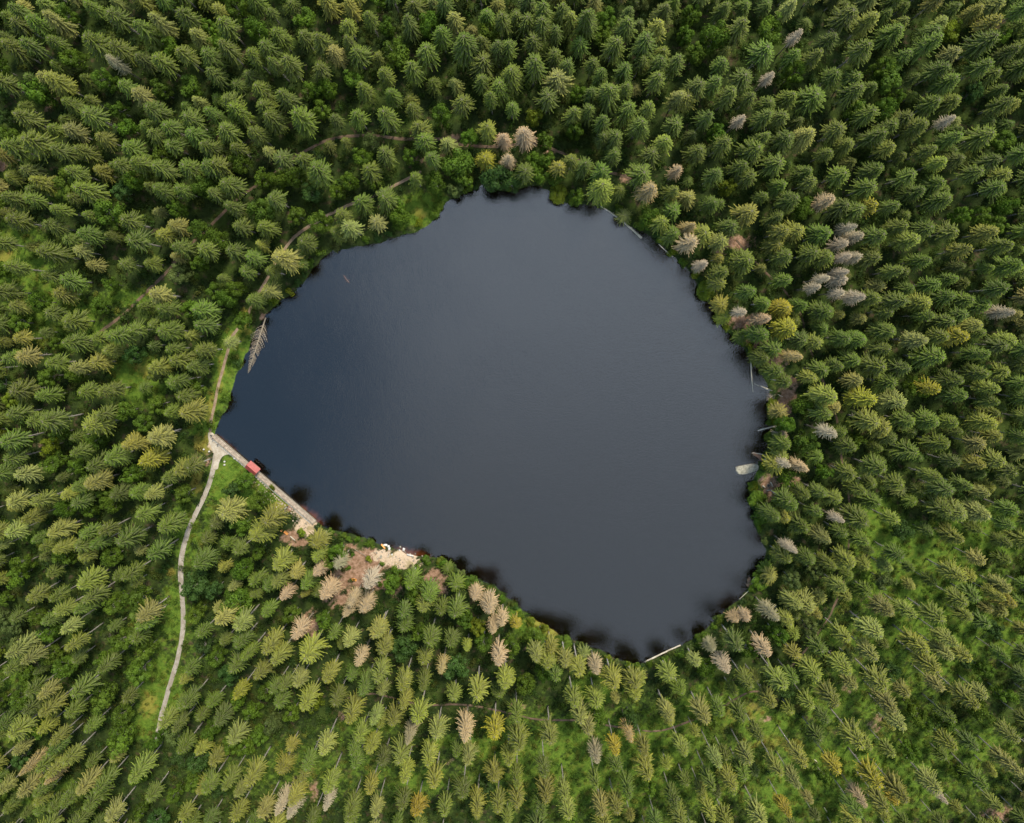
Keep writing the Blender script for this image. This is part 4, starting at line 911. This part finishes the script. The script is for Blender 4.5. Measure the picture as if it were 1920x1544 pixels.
def fallen_tree(name, p1, p2, width, label, seed, mat, tw=1.0, n=38):
    r = random.Random(seed); a_ = at(*p1, .45); b_ = at(*p2, .12); root = empty(name, a_); tag(root, label, 'fallen tree')
    d = b_ - a_; dn_ = d.normalized(); sd = Vector((-dn_.y, dn_.x, 0)); Lt = d.length
    mb = MB(); mb.tube([d * (i / 10) for i in range(11)], [.27 * (1 - .85 * i / 10) for i in range(11)], 8)
    link('trunk', mb.mesh('fallen_trunk', [mat], True), root)
    mb = MB()
    for i in range(n):
        s = .12 + .86 * i / n + r.uniform(-.006, .006)
        for k in (-1, 1):
            if r.random() < .12: continue
            w_ = width * (min(1, (s - .05) * 6)) * (1 - s) ** .95 * r.uniform(.7, 1.25) + .12; q = d * s
            prev = q; up = r.uniform(.0, .9)
            pts_ = [q]
            for j in range(1, 6):
                f = j / 5; pts_.append(q + sd * (k * w_ * f) + dn_ * (w_ * (.15 * f + .65 * f * f)) + Vector((0, 0, up * w_ * .4 * math.sin(f * 2.4) - .05)))
            mb.tube(pts_, [.05, .045, .04, .03, .02, .01], 4, 0, r.random())
            for j in range(1, 6):
                for k2 in (-1, 1):
                    o_ = (dn_ * .8 + sd * k2 * .35) * r.uniform(.08, .2) * tw + Vector((0, 0, r.uniform(-.15, .05)))
                    mb.face([pts_[j], pts_[j] + (pts_[j - 1] - pts_[j]) * .4, pts_[j] + (pts_[j - 1] - pts_[j]) * .3 + o_, pts_[j] + o_], 1, r.random())
    c = link('branches', mb.mesh('fallen_branches', [mat, M_DEAD]), root); c['tint'] = (0.27, 0.22, 0.165)
fallen_tree('fallen_spruce', (498,596), (465,701), 3.3, 'bare grey spruce fallen into the water at the left shore, tip down', 31, M_GREYWOOD, 1.7, 50)
fallen_tree('fallen_spruce', (1455,738), (1436,752), 2.2, 'small heap of bare grey branches drooping into the water, right shore', 32, M_GREYWOOD, .6, 14)
fallen_tree('fallen_spruce', (1410,1108), (1404,1082), 1.9, 'rusty brown dead bush top hanging into the lower right water', 33, M_RUST, 1.6, 22)

# slabs and rocks
def rock(name, u, v, z, sx, sy_, sz, rz, mat, label, cat, seed, group=None, flat=1.0, sub=3, loc=None):
    bm = bmesh.new(); bmesh.ops.create_icosphere(bm, subdivisions=sub, radius=1); off_ = Vector((seed * 3.7, seed * 1.3, 0))
    for q in bm.verts:
        n_ = mnoise.noise(q.co * 1.4 + off_) * .35 + mnoise.noise(q.co * 3.5 + off_) * .12
        c_ = q.co * (1 + n_)
        c_ = Vector([math.copysign(abs(k) ** .72, k) for k in c_])
        q.co = Vector((c_.x * sx / 2, c_.y * sy_ / 2, max(-.4, min(c_.z, flat)) * sz))
    for f in bm.faces: f.smooth = sub > 2
    me = bpy.data.meshes.new(name); bm.to_mesh(me); bm.free(); me.materials.append(mat)
    o = link(name, me); o.location = at(u, v, z) if loc is None else loc; o.rotation_euler = (0, 0, rz); tag(o, label, cat, group); return o
def flat_slab():
    r = random.Random(6); cpt = at(1400, 880, 0)
    ed = smooth_line([at(u, v, 0) - cpt for u, v in [(1380,877),(1387,874),(1399,872),(1411,870),(1421,872),(1422,880),(1411,885),(1403,888),(1391,890),(1384,889),(1380.5,883),(1380,877)]], .5)[:-1]
    ed = [p * r.uniform(.95, 1.04) for p in ed]; n_ = len(ed); mb = MB(); rings = []
    for k, z_ in ((1.03, -.6), (1.0, .22), (.93, .38), (.6, .44), (.25, .47)):
        rings.append([Vector((p.x * k, p.y * k, z_ + (r.uniform(-.07, .07) if k < 1 else 0))) for p in ed])
    for a_, b_ in zip(rings, rings[1:]):
        for i in range(n_): mb.face([a_[i - 1], a_[i], b_[i], b_[i - 1]][::-1] if False else [a_[i - 1], a_[i], b_[i], b_[i - 1]])
    mb.face(rings[-1])
    me = mb.mesh('flat_boulder', [M_GRANITE]); bm = bmesh.new(); bm.from_mesh(me); bmesh.ops.remove_doubles(bm, verts=bm.verts, dist=.001); bmesh.ops.recalc_face_normals(bm, faces=bm.faces); bm.to_mesh(me); bm.free()
    o = link('flat_boulder', me); o.location = cpt; tag(o, 'long flat pale granite slab jutting into the lake, right shore', 'boulder')
flat_slab()
def root_plate():
    mb = MB(); r = random.Random(8); p = at(1428, 858, .3); root = empty('upturned_root_plate', p, R(-28)); tag(root, 'rusty brown torn up root plate tilting over the water, right shore', 'root plate')
    K = 9
    top = [[Vector((-3.6 + 4.4 * i / K, (j / K - .5) * (.5 + 2.2 * i / K), .2 + .9 * math.sin(i / K * 2.2) + r.uniform(-.12, .12) - .5 * abs(j / K - .5))) for j in range(K + 1)] for i in range(K + 1)]
    for i in range(K):
        for j in range(K):
            mb.face([top[i][j], top[i + 1][j], top[i + 1][j + 1], top[i][j + 1]]); mb.face([q - Vector((0, 0, .3)) for q in (top[i][j + 1], top[i + 1][j + 1], top[i + 1][j], top[i][j])])
    link('earth', mb.mesh('root_earth', [M_RUST]), root)
    for _ in range(9):
        mb = MB(); i = r.randrange(K); j = r.choice((0, K)); q = top[i][j]; mb.tube([q, q + Vector((r.uniform(-.9, .2), r.uniform(-.4, .4) + (.5 if j else -.5), r.uniform(0, .3)))], [.08, .02], 5)
        link('root', mb.mesh('root', [M_GREYWOOD]), root)
    mb = MB(); mb.tube([top[0][0] + Vector((-.3, 0, .05)), top[0][5] + Vector((0, 0, .1)), top[5][K] + Vector((0, .1, .2)), top[9][K] + Vector((0, .2, .2))], [.1, .12, .13, .12], 7); link('stem', mb.mesh('root_stem', [M_DRIFT]), root)
root_plate()
BEACH = [(722.5,1022.5,2.0,1.1,'oval white boulder at the left end of the beach waterline'),(728.5,1025,1.2,1.0,'smaller round boulder right of the oval white one'),(730,1029.5,1.4,1.2,'rounded white boulder just below the two at the beach waterline'),(750.5,1026,.9,.8,'small tan stone standing alone in the shallows off the beach'),(757,1030.5,1.2,1.4,'bright white stone farthest out in the beach shallows'),(749,1032,.8,.6,'tiny stone nearest the sand in the beach shallows'),(714.5,1044.5,1.9,1.3,'mossy yellowish boulder in the middle of the sandy beach'),(735,1040,1.0,.8,'white stone on the sand behind the waterline')]
for i, (u, v, a_, b_, lb) in enumerate(BEACH):
    rock('boulder', u, v, .15, a_ * .8, b_ * .8, .4, i * .7, M_WHITEROCK if i not in (3, 6) else M_GRANITE, lb, 'boulder', 20 + i, 'boulders on and off the beach')
for i, (u, v, lb) in enumerate([(382,843,'left one of two white stones beside the track fork'),(392,847,'right one of two white stones beside the track fork'),(421,866,'upper one of two white stones on the lawn below the dam'),(421,872,'lower one of two white stones on the lawn below the dam'),(439.5,860,'white stone at the foot of the dam nearest the fork'),(464,597,'white stone on the lakeside footpath near the fallen spruce'),(1014,1175,'white stone on the lower bank'),(380,1206,'lone white stone beside the gravel track')]):
    rock('white_stone', u, v, .7, .7, .6, .35, i, M_WHITEROCK, lb, 'stone', 40 + i, 'white marker stones', sub=2)
# beach litter of small stones: too many to count
r = random.Random(12); sp = []
for _ in range(150):
    u, v = r.uniform(690, 800), r.uniform(1025, 1075); p = at(u, v, .4)
    if LK_SAND(p.x, p.y) < .45 or LK_D(p.x, p.y) < .1: continue
    sp.append((p.x, p.y, LK_H(p.x, p.y), r.uniform(0, 6), r.uniform(.1, .42), r.uniform(.1, .3), r.randrange(2), (0.5, 0.42, 0.33)))
for _ in range(90):
    u = r.uniform(470, 575); v = 890 + (u - 470) * .82 + r.uniform(6, 22); p = at(u, v, .5)
    sp.append((p.x, p.y, LK_H(p.x, p.y), r.uniform(0, 6), r.uniform(.1, .4), r.uniform(.1, .3), r.randrange(2), (.5, .42, .33)))
def pebble(seed):
    bm = bmesh.new(); bmesh.ops.create_icosphere(bm, subdivisions=1, radius=1); rr = random.Random(seed)
    for q in bm.verts: q.co *= rr.uniform(.75, 1.15)
    me = bpy.data.meshes.new('pebble'); bm.to_mesh(me); bm.free(); me.materials.append(M_PEBBLE if seed % 2 else M_EDGE); return me
instancer('beach_stones', sp, [pebble(1), pebble(2)], 'scatter of small pale stones over the sandy beach and dam foot', 'stones')

# ------------------------------------------------------------ benches and boards
def bench(u, v, rz, mat, label, seat_l=1.9, cat='bench', grp=None):
    p = at(u, v, .8); z = gz(p.x, p.y); root = empty('bench', (p.x, p.y, z), rz); tag(root, label, cat, grp)
    mb = MB()
    for k in range(4): mb.box((0, -.42 + k * .19, .5), seat_l, .17, .06)
    link('seat', mb.mesh('bench_seat', [mat]), root)
    mb = MB()
    for k in range(3): mb.box((0, .42 + k * .03, .62 + k * .17), seat_l, .05, .14)
    link('backrest', mb.mesh('bench_back', [mat]), root)
    for s in (-1, 1):
        mb = MB(); mb.box((s * seat_l * .4, -.35, .24), .09, .09, .46); mb.box((s * seat_l * .4, .36, .45), .09, .08, .9); mb.box((s * seat_l * .4, 0, .44), .08, .8, .06); link('leg', mb.mesh('bench_leg', [M_GREYWOOD]), root)
bench(537, 999, R(-38), M_ORANGE, 'orange bench by the sandy spot at the dam end', 1.7)
bench(528.5, 994.5, R(-38), M_ORANGE, 'smaller orange seat left of the bench at the dam end', .6)
bench(664, 1087, R(-14), M_ORANGE, 'orange bench on brown soil behind the beach', 1.9)
def plank(u1, v1, u2, v2, mat, label, wd=.35, z=.9, name='plank', cat='plank', grp=None):
    a_, b_ = at(u1, v1, z), at(u2, v2, z); m_ = (a_ + b_) / 2; root = empty(name, (m_.x, m_.y, max(0, gz(m_.x, m_.y))), math.atan2((b_ - a_).y, (b_ - a_).x)); tag(root, label, cat, grp); l_ = (b_ - a_).length
    mb = MB(); mb.tube([(-l_ / 2, 0, .35), (0, .02, .36), (l_ / 2, 0, .35)], [wd / 2 * 1.05, wd / 2, wd / 2 * .9], 9); link('seat', mb.mesh('plank_top', [mat], True), root)
    for s in (-1, 1): mb = MB(); mb.box((s * l_ * .32, 0, .1), .25, wd * 1.1, .26); link('support', mb.mesh('plank_support', [M_GREYWOOD]), root)
plank(544, 1006, 553, 1014, M_DRIFT, 'pale log bench beside the orange bench at the dam end', .5)
plank(715, 1021, 722, 1029, M_ORANGE, 'orange board propped at the left end of the beach waterline', .6, .4)
plank(763, 1040, 775, 1043, M_WHITEROCK, 'white board lying at the right end of the beach waterline', .6, .4)
plank(1445, 904, 1449, 913, M_DRIFT, 'tallest upright pale log seat around the fire place, right shore', .5, grp='log seats by the fire place')
plank(1438, 920, 1448, 919, M_DRIFT, 'lower horizontal pale log seat of the fire place, right shore', .4, grp='log seats by the fire place')
plank(1430, 911, 1435, 915, M_DRIFT, 'leftmost short log seat of the fire place, right shore', .5, grp='log seats by the fire place')
plank(1467, 901, 1481, 902, M_GREYWOOD, 'long grey log bench on brown soil right of the fire place', .45)
rk = empty('fire_ring', at(1441, 911, .7)); rk.location.z = gz(rk.location.x, rk.location.y); tag(rk, 'dark ring of stones of a fire place between log seats', 'fire ring')
stm = pebble(2)
for k in range(9):
    o = link('stone', stm, rk); o.location = (math.cos(k * .7) * .65, math.sin(k * .7) * .65, .1); o.scale = (.2, .17, .16)
mb = MB(); mb.tube([(0, 0, .0), (0, 0, .1)], [.5, .42], 12); link('ash', mb.mesh('ash', [plain_mat('ash', (.02, .02, .02), (.06, .055, .05))]), rk)
# ------------------------------------------------------------ people
def person_body(seed, stride):
    me = bpy.data.meshes.new('person_body'); V, E, Rd = [], [], []
    def add(p, r_, par=None):
        V.append(p); Rd.append(r_)
        if par is not None: E.append((par, len(V) - 1))
        return len(V) - 1
    pel = add((0, 0, .95), .15); sp1 = add((0, 0, 1.12), .135, pel); ch = add((0, .01, 1.3), .165, sp1); nk0 = add((0, 0, 1.45), .09, ch); nk = add((0, .01, 1.52), .055, nk0)
    hd = add((0, .02, 1.6), .085, nk); hm = add((0, .03, 1.67), .1, hd); add((0, .01, 1.75), .075, hm); add((0, .125, 1.65), .022, hm)   # nose
    for s in (-1, 1):
        add((s * .085, .02, 1.66), .022, hm)
        hip = add((s * .1, 0, .9), .11, pel); kn = add((s * .11, .12 * stride * s, .5), .065, hip); an = add((s * .11, .02 * stride * s - .1 * (stride * s < 0), .1), .045, kn); add((s * .12, an and (V[an][1] + .17), .04), .04, an)
        sh = add((s * .19, 0, 1.4), .075, ch); el = add((s * .25, -.06 * s * stride, 1.12), .045, sh); wr = add((s * .26, .08 - .1 * s * stride, .88), .032, el); pa = add((s * .26, .1 - .1 * s * stride, .81), .036, wr)
        x, y, z = V[pa]
        for k, (dy, ll) in enumerate(((-.03, .06), (-.01, .075), (.01, .08), (.03, .07))):
            f1 = add((x, y + dy, z - .04), .009, pa); add((x - s * .01, y + dy + .01, z - .04 - ll * .7), .008, f1)
        add((x - s * .03, y + .04, z - .03), .010, pa)
    me.from_pydata(V, E, []); return me, Rd
def person(u, v, rz, top, legs, label, st_=1):
    p = at(u, v, 1.2); z = gz(p.x, p.y); dd = (p - A0).dot(dn); lat = abs((p - A0).dot(nl))
    z = 1.14 if (0 < dd < DL and lat < 1.2) else z + .16
    root = empty('person', (p.x, p.y, z), rz); tag(root, label, 'person', 'people at the dam corner')
    me, Rd = person_body(1, st_); skin = plain_mat('skin', (.42, .26, .18), (.5, .32, .23), 3, .6, 0)
    def sk(nm, mat, sel, grow):
        m2 = me.copy() if nm != 'body' else me
        o = link(nm, m2, root)
        if sel is not None:
            bm = bmesh.new(); bm.from_mesh(m2); bm.verts.ensure_lookup_table(); keep = [sel(q.co) for q in bm.verts]
            rad = [r_ for r_, k in zip(Rd, keep) if k]; bmesh.ops.delete(bm, geom=[q for q, k in zip(list(bm.verts), keep) if not k], context='VERTS'); bm.to_mesh(m2); bm.free()
        else: rad = Rd
        m2.materials.clear(); m2.materials.append(mat)
        md = o.modifiers.new('skin', 'SKIN')
        if not m2.skin_vertices: 
            bm = bmesh.new(); bm.from_mesh(m2); bm.verts.layers.skin.verify(); bm.to_mesh(m2); bm.free()
        for q, r_ in zip(m2.skin_vertices[0].data, rad): q.radius = (r_ + grow, r_ * .85 + grow)
        m2.skin_vertices[0].data[0].use_root = True
        sd_ = o.modifiers.new('sub', 'SUBSURF'); sd_.levels = sd_.render_levels = 1
        return o
    sk('body', skin, None, 0)
    sk('jacket', plain_mat('jacket', top, tuple(c * 1.2 for c in top), 3, .8, 0), lambda c: (c.z > .94 and c.z < 1.46 and abs(c.x) < .24) or (abs(c.x) > .18 and 1.0 < c.z < 1.45), .022)
    sk('trousers', plain_mat('trousers', legs, tuple(c * 1.2 for c in legs), 3, .9, 0), lambda c: .08 < c.z < .97 and abs(c.x) < .2, .02)
    mb = MB(); r = random.Random(4)
    bmh = bmesh.new(); bmesh.ops.create_icosphere(bmh, subdivisions=2, radius=.115)
    for q in bmh.verts: q.co = Vector((q.co.x * .95, q.co.y - .02, max(q.co.z, -.06 if q.co.y < 0 else .02) + 1.7))
    mh = bpy.data.meshes.new('hair'); bmh.to_mesh(mh); bmh.free(); mh.materials.append(plain_mat('hair', (.03, .02, .015), (.06, .04, .03), 3, .7, 0)); link('hair', mh, root)
person(396, 817, 2.2, (.02, .025, .035), (.03, .03, .04), 'person in dark clothes at the very corner where dam and footpath meet')
person(399.5, 822.5, 4.0, (.12, .06, .09), (.03, .035, .06), 'person in a dull purple top just below the dam corner', -1)
person(408.5, 833.5, 5.3, (.05, .045, .04), (.02, .02, .02), 'person in brown clothes standing on the pale gravel below the dam')
say_where()
